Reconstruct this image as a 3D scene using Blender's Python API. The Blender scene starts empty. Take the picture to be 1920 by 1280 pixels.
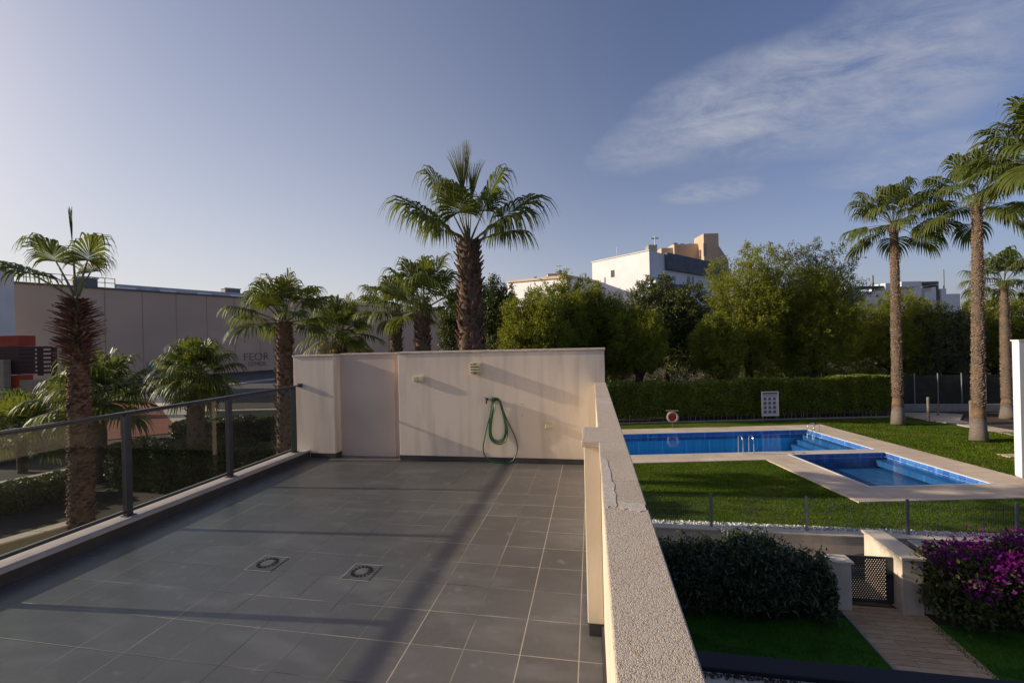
import bpy, math, random
import numpy as np
from mathutils import Vector, Matrix
random.seed(7)
sc = bpy.context.scene
col = sc.collection
PI = math.pi

# ------------------------------------------------------------------ camera
FPX = 823.0
YAW, ROLL = math.radians(10.24), 0.0236
CAM = np.array([0, 0, 1.65])
Fw = np.array([-math.sin(YAW), math.cos(YAW), 0.0])
R0 = np.array([math.cos(YAW), math.sin(YAW), 0.0]); U0 = np.array([0, 0, 1.0])
Rt = math.cos(ROLL) * R0 - math.sin(ROLL) * U0
Up = math.sin(ROLL) * R0 + math.cos(ROLL) * U0
cd = bpy.data.cameras.new('camera'); cam = bpy.data.objects.new('camera', cd); col.objects.link(cam)
cd.sensor_fit = 'HORIZONTAL'; cd.sensor_width = 36.0; cd.lens = 36.0 * FPX / 1920.0
cd.clip_start = 0.05; cd.clip_end = 3000
M = Matrix.Identity(4)
for i in range(3):
    M[i][0] = Rt[i]; M[i][1] = Up[i]; M[i][2] = -Fw[i]; M[i][3] = CAM[i]
cam.matrix_world = M
sc.camera = cam

def ray(px, py): return Fw + Rt * (px - 960) / FPX - Up * (py - 640) / FPX
def onz(px, py, z): d = ray(px, py); return CAM + d * (z - 1.65) / d[2]
def ony(px, py, y): d = ray(px, py); return CAM + d * y / d[1]
def dep(px, py, D): return CAM + ray(px, py) * D

# ------------------------------------------------------------------ sun + sky
SUN = Vector((-1.0, -0.070, 0.342)).normalized()
sl = bpy.data.lights.new('sun', 'SUN'); so = bpy.data.objects.new('sun', sl); col.objects.link(so)
sl.energy = 4.2; sl.angle = math.radians(0.55); sl.color = (1.0, 0.86, 0.68)
so.rotation_euler = SUN.to_track_quat('Z', 'Y').to_euler()
elev = math.asin(SUN.z); azim = math.atan2(SUN.x, SUN.y)

w = bpy.data.worlds.new('World'); sc.world = w; w.use_nodes = True
nt = w.node_tree; nt.nodes.clear()
K_P, K_E, K_A, K_C, K_V, K_VC = 1.2, -3.4, 1.1, (5.9, 5.8, 5.5, 1), 0.18, (4.5, 4.6, 4.95, 1)
def N(tree, typ, **kw):
    n = tree.nodes.new(typ)
    for k, v in kw.items(): setattr(n, k, v)
    return n
out = N(nt, 'ShaderNodeOutputWorld'); bg = N(nt, 'ShaderNodeBackground')
sky = N(nt, 'ShaderNodeTexSky', sky_type='NISHITA')
sky.sun_disc = False; sky.sun_elevation = elev; sky.sun_rotation = azim
sky.air_density = 1.0; sky.dust_density = 1.0; sky.ozone_density = 1.5; sky.altitude = 0
bg.inputs[1].default_value = 0.105
tc = N(nt, 'ShaderNodeTexCoord')
def vdot(vec):
    n = N(nt, 'ShaderNodeVectorMath', operation='DOT_PRODUCT')
    nt.links.new(tc.outputs['Generated'], n.inputs[0]); n.inputs[1].default_value = tuple(vec); return n.outputs['Value']
def mth(op, a, b=None, c=None, clamp=False, tree=None):
    t = tree or nt
    n = N(t, 'ShaderNodeMath', operation=op); n.use_clamp = clamp
    for i, x in enumerate((a, b, c)):
        if x is None: continue
        if isinstance(x, (int, float)): n.inputs[i].default_value = x
        else: t.links.new(x, n.inputs[i])
    return n.outputs[0]
def cloud(pa, pb, width, strength, nscale, seed, taper=0.35, sub=0.5):
    a = ray(*pa); b = ray(*pb); a = a / np.linalg.norm(a); b = b / np.linalg.norm(b)
    c = (a + b) / 2; c /= np.linalg.norm(c)
    t1 = (b - a); t1 -= c * (t1 @ c); t1 /= np.linalg.norm(t1); t2 = np.cross(c, t1)
    half = np.linalg.norm(b - a) / 2
    dc = mth('MAXIMUM', vdot(c), 0.05)
    u = mth('DIVIDE', mth('DIVIDE', vdot(t1), dc), half)
    v = mth('DIVIDE', mth('DIVIDE', vdot(t2), dc), width)
    # widen with u
    wd = mth('ADD', mth('MULTIPLY', u, taper), 1.0)
    v2 = mth('DIVIDE', v, mth('MAXIMUM', wd, 0.2))
    comb = N(nt, 'ShaderNodeCombineXYZ')
    nt.links.new(mth('ADD', mth('MULTIPLY', u, half / width * 0.5), mth('MULTIPLY', v, -0.55)), comb.inputs[0]); nt.links.new(v, comb.inputs[1]); comb.inputs[2].default_value = seed
    nz = N(nt, 'ShaderNodeTexNoise'); nz.inputs['Scale'].default_value = nscale; nz.inputs['Detail'].default_value = 12; nz.inputs['Roughness'].default_value = 0.68
    nz.inputs['Distortion'].default_value = 0.35
    nt.links.new(comb.outputs[0], nz.inputs['Vector'])
    big = N(nt, 'ShaderNodeTexNoise'); big.inputs['Scale'].default_value = nscale * 0.45; big.inputs['Detail'].default_value = 4
    nt.links.new(comb.outputs[0], big.inputs['Vector'])
    r = mth('ADD', mth('POWER', mth('ABSOLUTE', u), 3.0), mth('POWER', mth('ABSOLUTE', v2), 2.0))
    r = mth('ADD', r, mth('MULTIPLY', mth('SUBTRACT', big.outputs[0], 0.5), 1.7))
    m = mth('SUBTRACT', 1.0, r)
    m = mth('MULTIPLY', m, 1.0, clamp=True)
    k = mth('MULTIPLY', mth('SUBTRACT', nz.outputs[0], 0.28), 2.6, clamp=True)
    front = mth('GREATER_THAN', vdot(c), 0.1)
    return mth('MULTIPLY', mth('MULTIPLY', mth('MULTIPLY', m, k), strength), front)
m1 = cloud((1080, 295), (2120, 10), 0.125, 0.95, 2.3, 3.1, 0.38)
m2 = cloud((1500, 345), (1900, 265), 0.035, 0.5, 1.2, 8.4, 0.2)
m3 = cloud((1230, 372), (1440, 345), 0.024, 0.6, 1.2, 5.7, 0.1)
m4 = cloud((1300, 262), (1500, 235), 0.02, 0.2, 1.2, 15.7, 0.1)
ms = mth('ADD', mth('ADD', m1, m2), mth('ADD', m3, m4), clamp=True)
mix = N(nt, 'ShaderNodeMixRGB'); mix.inputs[2].default_value = (3.3, 3.5, 4.2, 1)
tint = N(nt, 'ShaderNodeMixRGB'); tint.blend_type = 'MULTIPLY'; tint.inputs[0].default_value = 1.0; tint.inputs[2].default_value = (0.76, 0.74, 0.94, 1)
nt.links.new(sky.outputs[0], tint.inputs[1])
# thin high veil, densest low in the view direction
va = ray(420, 380); va = va / np.linalg.norm(va)
vf = mth('MULTIPLY', mth('POWER', mth('MAXIMUM', vdot(va), 0.0), 4.0), K_V, clamp=True)
veil = N(nt, 'ShaderNodeMixRGB'); veil.inputs[2].default_value = K_VC
nt.links.new(vf, veil.inputs[0]); nt.links.new(tint.outputs[0], veil.inputs[1])
# bright aureole of haze on the sun side
sf = mth('MULTIPLY', mth('POWER', mth('MAXIMUM', vdot(tuple(SUN)), 0.0), K_P), mth('MULTIPLY', mth('EXPONENT', mth('MULTIPLY', mth('ABSOLUTE', vdot((0, 0, 1))), K_E)), K_A), clamp=True)
aur = N(nt, 'ShaderNodeMixRGB'); aur.inputs[2].default_value = K_C
nt.links.new(sf, aur.inputs[0]); nt.links.new(veil.outputs[0], aur.inputs[1])
# glow of haze round the sun itself
gf = mth('MULTIPLY', mth('POWER', mth('MAXIMUM', vdot(tuple(SUN)), 0.0), 14.0), 0.9, clamp=True)
glo = N(nt, 'ShaderNodeMixRGB'); glo.inputs[2].default_value = (17.0, 14.0, 10.5, 1)
nt.links.new(gf, glo.inputs[0]); nt.links.new(aur.outputs[0], glo.inputs[1])
# pale haze layer low over the horizon, brighter towards the sun
hz_ = mth('MULTIPLY', mth('EXPONENT', mth('MULTIPLY', mth('ABSOLUTE', vdot((0, 0, 1))), -5.5)), 0.80, clamp=True)
side_ = mth('MULTIPLY', mth('ADD', vdot((-0.80, 0.60, 0)), 0.15), 0.95, clamp=True)
hcol = N(nt, 'ShaderNodeMixRGB'); hcol.inputs[1].default_value = (2.15, 2.3, 3.1, 1); hcol.inputs[2].default_value = (6.1, 6.0, 5.9, 1)
nt.links.new(side_, hcol.inputs[0])
hmix = N(nt, 'ShaderNodeMixRGB'); nt.links.new(hz_, hmix.inputs[0]); nt.links.new(glo.outputs[0], hmix.inputs[1]); nt.links.new(hcol.outputs[0], hmix.inputs[2])
nt.links.new(ms, mix.inputs[0]); nt.links.new(hmix.outputs[0], mix.inputs[1])
nt.links.new(mix.outputs[0], bg.inputs[0]); nt.links.new(bg.outputs[0], out.inputs[0])

sc.view_settings.view_transform = 'Standard'; sc.view_settings.look = 'None'
sc.view_settings.exposure = 0.25; sc.view_settings.gamma = 1.0
sc.cycles.max_bounces = 8; sc.cycles.transparent_max_bounces = 24
sc.cycles.use_denoising = True

# ------------------------------------------------------------------ materials
def mat(name, c, rough=0.8, c2=None, scale=6.0, detail=6, c3=None, scale3=1.0, amt3=0.5, bump=0.0, bscale=60.0, spec=0.35, metal=0.0, stretch=None, stretch3=None, det3=5, island=0.0, lo=0.35, hi=0.65, bdist=0.01):
    m = bpy.data.materials.new(name); m.use_nodes = True
    t = m.node_tree; b = t.nodes['Principled BSDF']
    b.inputs['Roughness'].default_value = rough; b.inputs['Specular IOR Level'].default_value = spec; b.inputs['Metallic'].default_value = metal
    b.inputs['Base Color'].default_value = (*c, 1)
    co = N(t, 'ShaderNodeTexCoord'); vec = co.outputs['Object']
    if stretch:
        mp = N(t, 'ShaderNodeMapping'); mp.inputs['Scale'].default_value = stretch; t.links.new(vec, mp.inputs[0]); vec = mp.outputs[0]
    cur = None
    if c2:
        nz = N(t, 'ShaderNodeTexNoise'); nz.inputs['Scale'].default_value = scale; nz.inputs['Detail'].default_value = detail
        t.links.new(vec, nz.inputs['Vector'])
        rp = N(t, 'ShaderNodeMapRange'); rp.inputs[1].default_value = lo; rp.inputs[2].default_value = hi; t.links.new(nz.outputs[0], rp.inputs[0])
        mx = N(t, 'ShaderNodeMixRGB'); mx.inputs[1].default_value = (*c, 1); mx.inputs[2].default_value = (*c2, 1)
        t.links.new(rp.outputs[0], mx.inputs[0]); cur = mx.outputs[0]
    if c3:
        nz = N(t, 'ShaderNodeTexNoise'); nz.inputs['Scale'].default_value = scale3; nz.inputs['Detail'].default_value = det3
        v3 = co.outputs['Object']
        if stretch3:
            mp3 = N(t, 'ShaderNodeMapping'); mp3.inputs['Scale'].default_value = stretch3; t.links.new(v3, mp3.inputs[0]); v3 = mp3.outputs[0]
        t.links.new(v3, nz.inputs['Vector'])
        rp = N(t, 'ShaderNodeMapRange'); rp.inputs[1].default_value = 0.48; rp.inputs[2].default_value = 0.7; rp.inputs[4].default_value = amt3; t.links.new(nz.outputs[0], rp.inputs[0])
        mx = N(t, 'ShaderNodeMixRGB'); mx.inputs[2].default_value = (*c3, 1)
        if cur: t.links.new(cur, mx.inputs[1])
        else: mx.inputs[1].default_value = (*c, 1)
        t.links.new(rp.outputs[0], mx.inputs[0]); cur = mx.outputs[0]
    if island:
        g = N(t, 'ShaderNodeNewGeometry'); hs = N(t, 'ShaderNodeHueSaturation')
        v = N(t, 'ShaderNodeMapRange'); v.inputs[3].default_value = 1 - island; v.inputs[4].default_value = 1 + island
        t.links.new(g.outputs['Random Per Island'], v.inputs[0]); t.links.new(v.outputs[0], hs.inputs['Value'])
        if cur: t.links.new(cur, hs.inputs['Color'])
        else: hs.inputs['Color'].default_value = (*c, 1)
        cur = hs.outputs[0]
    if cur: t.links.new(cur, b.inputs['Base Color'])
    if bump:
        nz = N(t, 'ShaderNodeTexNoise'); nz.inputs['Scale'].default_value = bscale; nz.inputs['Detail'].default_value = 4
        t.links.new(vec, nz.inputs['Vector'])
        bp = N(t, 'ShaderNodeBump'); bp.inputs['Strength'].default_value = bump; bp.inputs['Distance'].default_value = bdist
        t.links.new(nz.outputs[0], bp.inputs['Height']); t.links.new(bp.outputs[0], b.inputs['Normal'])
    return m

def leafmat(name, c, c2, trans, tf=0.35, scale=1.2, rough=0.5, spec=0.4, island=0.35):
    m = mat(name, c, rough, c2, scale, 3, spec=spec, island=island)
    t = m.node_tree; b = t.nodes['Principled BSDF']; o = t.nodes['Material Output']
    tr = N(t, 'ShaderNodeBsdfTranslucent'); tr.inputs[0].default_value = (*trans, 1)
    ms_ = N(t, 'ShaderNodeMixShader'); ms_.inputs[0].default_value = tf
    t.links.new(b.outputs[0], ms_.inputs[1]); t.links.new(tr.outputs[0], ms_.inputs[2]); t.links.new(ms_.outputs[0], o.inputs[0])
    return m

MT = {}
MT['stucco'] = mat('pink beige stucco', (0.79, 0.675, 0.545), 0.92, (0.73, 0.62, 0.50), 1.6, 6, c3=(0.50, 0.42, 0.34), scale3=1.0, amt3=0.55, stretch3=(7, 7, 0.9), det3=8, bump=0.30, bscale=95, stretch=(1, 1, 0.35), spec=0.15, bdist=0.004)
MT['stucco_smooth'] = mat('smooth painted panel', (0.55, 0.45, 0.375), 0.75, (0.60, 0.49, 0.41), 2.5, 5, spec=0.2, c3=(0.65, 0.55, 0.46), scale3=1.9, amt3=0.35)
MT['cream'] = mat('cream stucco', (0.72, 0.62, 0.49), 0.9, (0.63, 0.54, 0.42), 3, 5, c3=(0.52, 0.44, 0.34), scale3=1.0, amt3=0.5, stretch3=(7, 7, 0.9), det3=8, bump=0.2, bscale=90, spec=0.2, bdist=0.004)
MT['capwall'] = mat('painted wall coping', (0.62, 0.52, 0.42), 0.85, (0.38, 0.31, 0.24), 9, 7, lo=0.45, hi=0.75, stretch=(1, 1, 4), bump=0.2, bscale=50)
MT['white'] = mat('white render', (0.80, 0.80, 0.80), 0.85, (0.74, 0.74, 0.74), 0.5, 4)
MT['offwhite'] = mat('off white render', (0.80, 0.75, 0.68), 0.85, (0.72, 0.67, 0.61), 0.4, 4)
MT['greyband'] = mat('dark grey cladding', (0.10, 0.105, 0.13), 0.7, (0.14, 0.145, 0.17), 0.8, 3)
MT['tan'] = mat('tan render', (0.60, 0.44, 0.30), 0.9, (0.52, 0.38, 0.26), 0.5, 4)
MT['darkwin'] = mat('window glass', (0.03, 0.035, 0.045), 0.15, spec=0.6)
MT['metal'] = mat('dark powder coated metal', (0.028, 0.032, 0.040), 0.38, (0.04, 0.044, 0.052), 8, 3, spec=0.5)
MT['railtop'] = mat('handrail metal', (0.03, 0.032, 0.036), 0.22, spec=0.7)
MT['steel'] = mat('polished steel', (0.72, 0.73, 0.75), 0.18, metal=1.0)
MT['galv'] = mat('galvanised steel', (0.20, 0.215, 0.22), 0.5, (0.28, 0.29, 0.30), 20, 3, metal=0.4)
MT['skirt'] = mat('dark skirting tile', (0.060, 0.055, 0.055), 0.55, (0.045, 0.042, 0.042), 6, 4)
MT['curbstone'] = mat('pale curb stone', (0.44, 0.39, 0.35), 0.8, (0.36, 0.32, 0.29), 7, 6, bump=0.1, bscale=80, bdist=0.003)
MT['asphalt'] = mat('asphalt', (0.070, 0.064, 0.060), 0.9, (0.052, 0.048, 0.045), 2.0, 8, c3=(0.09, 0.084, 0.078), scale3=0.15)
MT['kerb'] = mat('concrete kerb', (0.30, 0.29, 0.28), 0.9, (0.24, 0.23, 0.22), 2, 5)
MT['concrete'] = mat('weathered concrete', (0.34, 0.32, 0.29), 0.9, (0.26, 0.25, 0.22), 3, 7)
MT['redpave'] = mat('red paving', (0.26, 0.055, 0.03), 0.85, (0.20, 0.045, 0.025), 2, 5)
MT['redpaint'] = mat('red orange paint', (0.36, 0.055, 0.02), 0.7, (0.30, 0.045, 0.02), 2, 3)
MT['brownwood'] = mat('dark brown slats', (0.045, 0.022, 0.020), 0.7, (0.06, 0.03, 0.025), 5, 3)
MT['soil'] = mat('dry soil with needle litter', (0.085, 0.060, 0.042), 1.0, (0.05, 0.036, 0.026), 0.9, 9, c3=(0.14, 0.10, 0.07), scale3=0.35, amt3=0.6, bump=0.5, bscale=8, bdist=0.05)
MT['bark'] = mat('grey brown bark', (0.10, 0.075, 0.055), 0.95, (0.05, 0.038, 0.03), 9, 6, bump=0.8, bscale=14, stretch=(1, 1, 0.25), bdist=0.03)
MT['palmbark'] = mat('grey palm trunk', (0.165, 0.13, 0.092), 0.95, (0.08, 0.06, 0.042), 7, 6, stretch=(1, 1, 3.0), c3=(0.24, 0.14, 0.08), scale3=1.1, amt3=0.5, bump=0.7, bscale=22, bdist=0.03)
MT['palmbase'] = mat('smooth palm foot', (0.20, 0.165, 0.135), 0.9, (0.14, 0.11, 0.09), 6, 6, stretch=(1, 1, 5), bump=0.4, bscale=25)
MT['orangebark'] = mat('freshly trimmed palm bark', (0.22, 0.13, 0.075), 0.9, (0.14, 0.085, 0.05), 6, 5, bump=0.4, bscale=30)
MT['boots'] = mat('red brown leaf boots', (0.135, 0.066, 0.042), 0.85, (0.07, 0.036, 0.026), 9, 4, island=0.55, c3=(0.25, 0.16, 0.11), scale3=4, amt3=0.5)
MT['nubs'] = mat('cut leaf stubs', (0.30, 0.21, 0.15), 0.85, (0.17, 0.11, 0.075), 9, 3, island=0.5)
MT['frond'] = leafmat('fan palm leaf', (0.070, 0.095, 0.018), (0.115, 0.135, 0.026), (0.22, 0.26, 0.03), 0.30, 2.0, 0.55, 0.35, 0.2)
MT['petiole'] = mat('leaf stalk', (0.16, 0.17, 0.055), 0.5, (0.10, 0.09, 0.035), 5, 3, spec=0.5)
MT['dryfrond'] = leafmat('dry yellow fan leaf', (0.24, 0.20, 0.055), (0.15, 0.13, 0.04), (0.3, 0.24, 0.05), 0.3, 2.0, 0.6, 0.3, 0.2)
MT['pine'] = leafmat('pine needles', (0.150, 0.175, 0.020), (0.255, 0.265, 0.032), (0.30, 0.32, 0.02), 0.42, 0.55, 0.6, 0.25, 0.4)
MT['pine_light'] = leafmat('light pine needles', (0.155, 0.18, 0.024), (0.265, 0.275, 0.035), (0.31, 0.33, 0.025), 0.40, 0.55, 0.6, 0.25, 0.4)
MT['darkleaf'] = leafmat('dark evergreen leaves', (0.075, 0.092, 0.024), (0.125, 0.14, 0.034), (0.07, 0.10, 0.02), 0.2, 0.6, 0.5, 0.3, 0.4)
MT['greyleaf'] = leafmat('eucalyptus leaves', (0.09, 0.11, 0.05), (0.14, 0.155, 0.075), (0.10, 0.12, 0.04), 0.2, 0.6, 0.5, 0.35, 0.4)
MT['hedge'] = leafmat('clipped hedge leaves', (0.13, 0.16, 0.014), (0.18, 0.22, 0.020), (0.24, 0.30, 0.02), 0.25, 0.8, 0.5, 0.35, 0.45)
MT['shrub'] = leafmat('oleander leaves', (0.050, 0.075, 0.035), (0.085, 0.115, 0.055), (0.06, 0.09, 0.03), 0.15, 2, 0.4, 0.5, 0.5)
MT['flower'] = leafmat('magenta bracts', (0.19, 0.009, 0.15), (0.11, 0.007, 0.15), (0.35, 0.015, 0.25), 0.35, 3, 0.6, 0.2, 0.4)
MT['stone'] = mat('pale pool paving', (0.74, 0.60, 0.45), 0.8, (0.65, 0.52, 0.39), 1.2, 8, c3=(0.40, 0.32, 0.25), scale3=0.5, amt3=0.35)
def slab_joints(m):
    t = m.node_tree; b = t.nodes['Principled BSDF']; src = b.inputs['Base Color'].links[0].from_socket
    co = N(t, 'ShaderNodeTexCoord'); mp = N(t, 'ShaderNodeMapping'); mp.inputs['Rotation'].default_value = (0, 0, -math.radians(10.6)); t.links.new(co.outputs['Object'], mp.inputs[0])
    br = N(t, 'ShaderNodeTexBrick'); br.offset = 0.5; t.links.new(mp.outputs[0], br.inputs[0]); br.inputs['Scale'].default_value = 1
    br.inputs['Brick Width'].default_value = 1.2; br.inputs['Row Height'].default_value = 0.6; br.inputs['Mortar Size'].default_value = 0.012
    br.inputs['Color1'].default_value = (1, 1, 1, 1); br.inputs['Color2'].default_value = (0.88, 0.87, 0.86, 1); br.inputs['Mortar'].default_value = (0.62, 0.60, 0.58, 1)
    mx = N(t, 'ShaderNodeMixRGB'); mx.blend_type = 'MULTIPLY'; mx.inputs[0].default_value = 1.0
    t.links.new(src, mx.inputs[1]); t.links.new(br.outputs[0], mx.inputs[2]); t.links.new(mx.outputs[0], b.inputs['Base Color'])
slab_joints(MT['stone'])
MT['rim'] = mat('white pool rim', (0.78, 0.77, 0.74), 0.5)
MT['gravelm'] = mat('white gravel', (0.62, 0.61, 0.58), 0.9, (0.25, 0.24, 0.22), 26, 4, bump=1.0, bscale=22, bdist=0.03)
MT['fixture'] = mat('aged ivory plastic', (0.62, 0.57, 0.36), 0.45, (0.50, 0.45, 0.28), 12, 4, spec=0.5)
MT['fixturedark'] = mat('dark fitting', (0.03, 0.022, 0.015), 0.6)
MT['hose'] = mat('green rubber hose', (0.012, 0.085, 0.030), 0.38, (0.02, 0.12, 0.045), 20, 3, spec=0.6)
MT['nozzle'] = mat('grey nozzle', (0.35, 0.38, 0.34), 0.4)
MT['black'] = mat('black rubber', (0.012, 0.012, 0.012), 0.6)
MT['drainplate'] = mat('worn steel plate', (0.17, 0.165, 0.15), 0.5, (0.11, 0.105, 0.10), 14, 5, metal=0.3)
MT['drainmid'] = mat('worn drain centre', (0.24, 0.23, 0.20), 0.5, (0.17, 0.165, 0.15), 14, 5, metal=0.3)
MT['roofmetal'] = mat('sheet metal roof', (0.50, 0.50, 0.51), 0.4, (0.40, 0.40, 0.41), 0.6, 3)
MT['roofunit'] = mat('grey roof unit', (0.13, 0.13, 0.13), 0.6)
MT['skylight'] = mat('translucent rooflight', (0.80, 0.80, 0.78), 0.2, spec=0.8)
MT['woodpath'] = None
MT['signwhite'] = mat('sign face', (0.56, 0.56, 0.60), 0.5)
MT['signgrey'] = mat('sign pictogram ground', (0.30, 0.30, 0.33), 0.5)
MT['signdark'] = mat('sign dark print', (0.04, 0.04, 0.08), 0.5)
MT['buoy'] = mat('faded red and white ring', (0.40, 0.31, 0.28), 0.6, (0.30, 0.17, 0.15), 5, 2)
MT['teal'] = mat('teal spray paint', (0.02, 0.22, 0.24), 0.8)
MT['greypaint'] = mat('pale spray paint', (0.30, 0.28, 0.33), 0.8)
MT['blackpaint'] = mat('worn black spray paint', (0.10, 0.085, 0.08), 0.85, (0.30, 0.23, 0.18), 1.2, 5, lo=0.42, hi=0.62)
MT['timber'] = mat('grey timber', (0.26, 0.22, 0.17), 0.9, (0.18, 0.15, 0.12), 8, 4)

def tiled_floor():
    m = bpy.data.materials.new('grey floor tiles'); m.use_nodes = True
    t = m.node_tree; b = t.nodes['Principled BSDF']
    co = N(t, 'ShaderNodeTexCoord'); sp = N(t, 'ShaderNodeSeparateXYZ'); t.links.new(co.outputs['Object'], sp.inputs[0])
    mm = lambda op, a, bb=None, clamp=False: mth(op, a, bb, None, clamp, t)
    def noise(scale, detail=4, stretch=(1, 1, 1), off=0.0):
        mp = N(t, 'ShaderNodeMapping'); mp.inputs['Scale'].default_value = stretch; mp.inputs['Location'].default_value = (off, off, off)
        t.links.new(co.outputs['Object'], mp.inputs[0])
        n = N(t, 'ShaderNodeTexNoise'); n.inputs['Scale'].default_value = scale; n.inputs['Detail'].default_value = detail; t.links.new(mp.outputs[0], n.inputs['Vector']); return n.outputs[0]
    gx = mm('DIVIDE', mm('ADD', sp.outputs[0], 1.024), 0.3075)
    gy = mm('DIVIDE', mm('SUBTRACT', sp.outputs[1], 1.975), 0.3)
    def line(g, wdt, wob):
        f = mm('ABSOLUTE', mm('SUBTRACT', mm('FRACT', mm('ADD', g, 0.5)), 0.5))
        return mm('SUBTRACT', 1.0, mm('MULTIPLY', mm('SUBTRACT', f, wdt), 1 / 0.004, True), True)
    lx = line(gx, 0.0075, 0); ly = line(gy, 0.0075, 0)
    # alternate rows of joints are tighter and hold less grout
    tile = N(t, 'ShaderNodeCombineXYZ')
    t.links.new(mm('FLOOR', gx), tile.inputs[0]); t.links.new(mm('FLOOR', gy), tile.inputs[1])
    wn = N(t, 'ShaderNodeTexWhiteNoise', noise_dimensions='2D'); t.links.new(tile.outputs[0], wn.inputs['Vector'])
    # per-joint randomness : x joints keyed by column number
    jx = N(t, 'ShaderNodeTexWhiteNoise', noise_dimensions='1D'); t.links.new(mm('ROUND', gx), jx.inputs['W'])
    jy = N(t, 'ShaderNodeTexWhiteNoise', noise_dimensions='1D'); t.links.new(mm('ADD', mm('ROUND', gy), 51.3), jy.inputs['W'])
    n1 = noise(1.6, 5); n2 = noise(3.0, 5, (1, 1, 1), 11.0)
    # more sand-coloured grout on the right side
    side = mm('MULTIPLY', mm('ADD', sp.outputs[0], 2.9), 0.30, True)
    def gcol(j, nn):
        k = mm('ADD', mm('MULTIPLY', mm('SUBTRACT', j, 0.5), 0.8), mm('MULTIPLY', mm('SUBTRACT', nn, 0.5), 3.2))
        k = mm('ADD', k, mm('SUBTRACT', mm('MULTIPLY', side, 0.75), 0.0))
        return mm('ADD', k, 0.28, True)
    kx = gcol(jx.outputs['Value'], n1); ky = gcol(jy.outputs['Value'], n2)
    def mixc(f, a, bcol):
        x = N(t, 'ShaderNodeMixRGB')
        if isinstance(f, (int, float)): x.inputs[0].default_value = f
        else: t.links.new(f, x.inputs[0])
        for i, q in ((1, a), (2, bcol)):
            if isinstance(q, tuple): x.inputs[i].default_value = (*q, 1)
            else: t.links.new(q, x.inputs[i])
        return x.outputs[0]
    fine = noise(40, 5); broad = noise(0.9, 6, (1, 1, 1), 5.0); smear = noise(2.2, 7, (1, 2.6, 1), 3.0)
    base = mixc(mm('MULTIPLY', mm('SUBTRACT', fine, 0.35), 2.0, True), (0.100, 0.092, 0.085), (0.124, 0.115, 0.106))
    base = mixc(mm('MULTIPLY', wn.outputs['Value'], 0.30), base, (0.165, 0.160, 0.157))
    base = mixc(mm('MULTIPLY', mm('SUBTRACT', smear, 0.50), 2.2, True), base, (0.215, 0.205, 0.195))
    damp = noise(0.8, 7, (1, 1.4, 1), 33.0)
    base = mixc(mm('MULTIPLY', mm('SUBTRACT', damp, 0.55), 4.0, True), base, (0.070, 0.065, 0.061))
    scuff = noise(9.0, 8, (1, 1, 1), 21.0)
    base = mixc(mm('MULTIPLY', mm('SUBTRACT', scuff, 0.62), 4.0, True), base, (0.26, 0.25, 0.24))
    cx = mixc(kx, (0.032, 0.030, 0.028), (0.44, 0.38, 0.29)); cy = mixc(ky, (0.032, 0.030, 0.028), (0.44, 0.38, 0.29))
    c = mixc(mm('MULTIPLY', ly, 0.75), base, cy); c = mixc(mm('MULTIPLY', lx, 0.85), c, cx)
    t.links.new(c, b.inputs['Base Color'])
    rr = mm('ADD', mm('MULTIPLY', broad, 0.30), 0.22); t.links.new(rr, b.inputs['Roughness'])
    b.inputs['Specular IOR Level'].default_value = 0.6
    bp = N(t, 'ShaderNodeBump'); bp.inputs['Strength'].default_value = 0.5; bp.inputs['Distance'].default_value = 0.004
    h = mm('SUBTRACT', mm('MULTIPLY', fine, 0.12), mm('MAXIMUM', lx, ly)); t.links.new(h, bp.inputs['Height']); t.links.new(bp.outputs[0], b.inputs['Normal'])
    return m
MT['tiles'] = tiled_floor()

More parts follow.
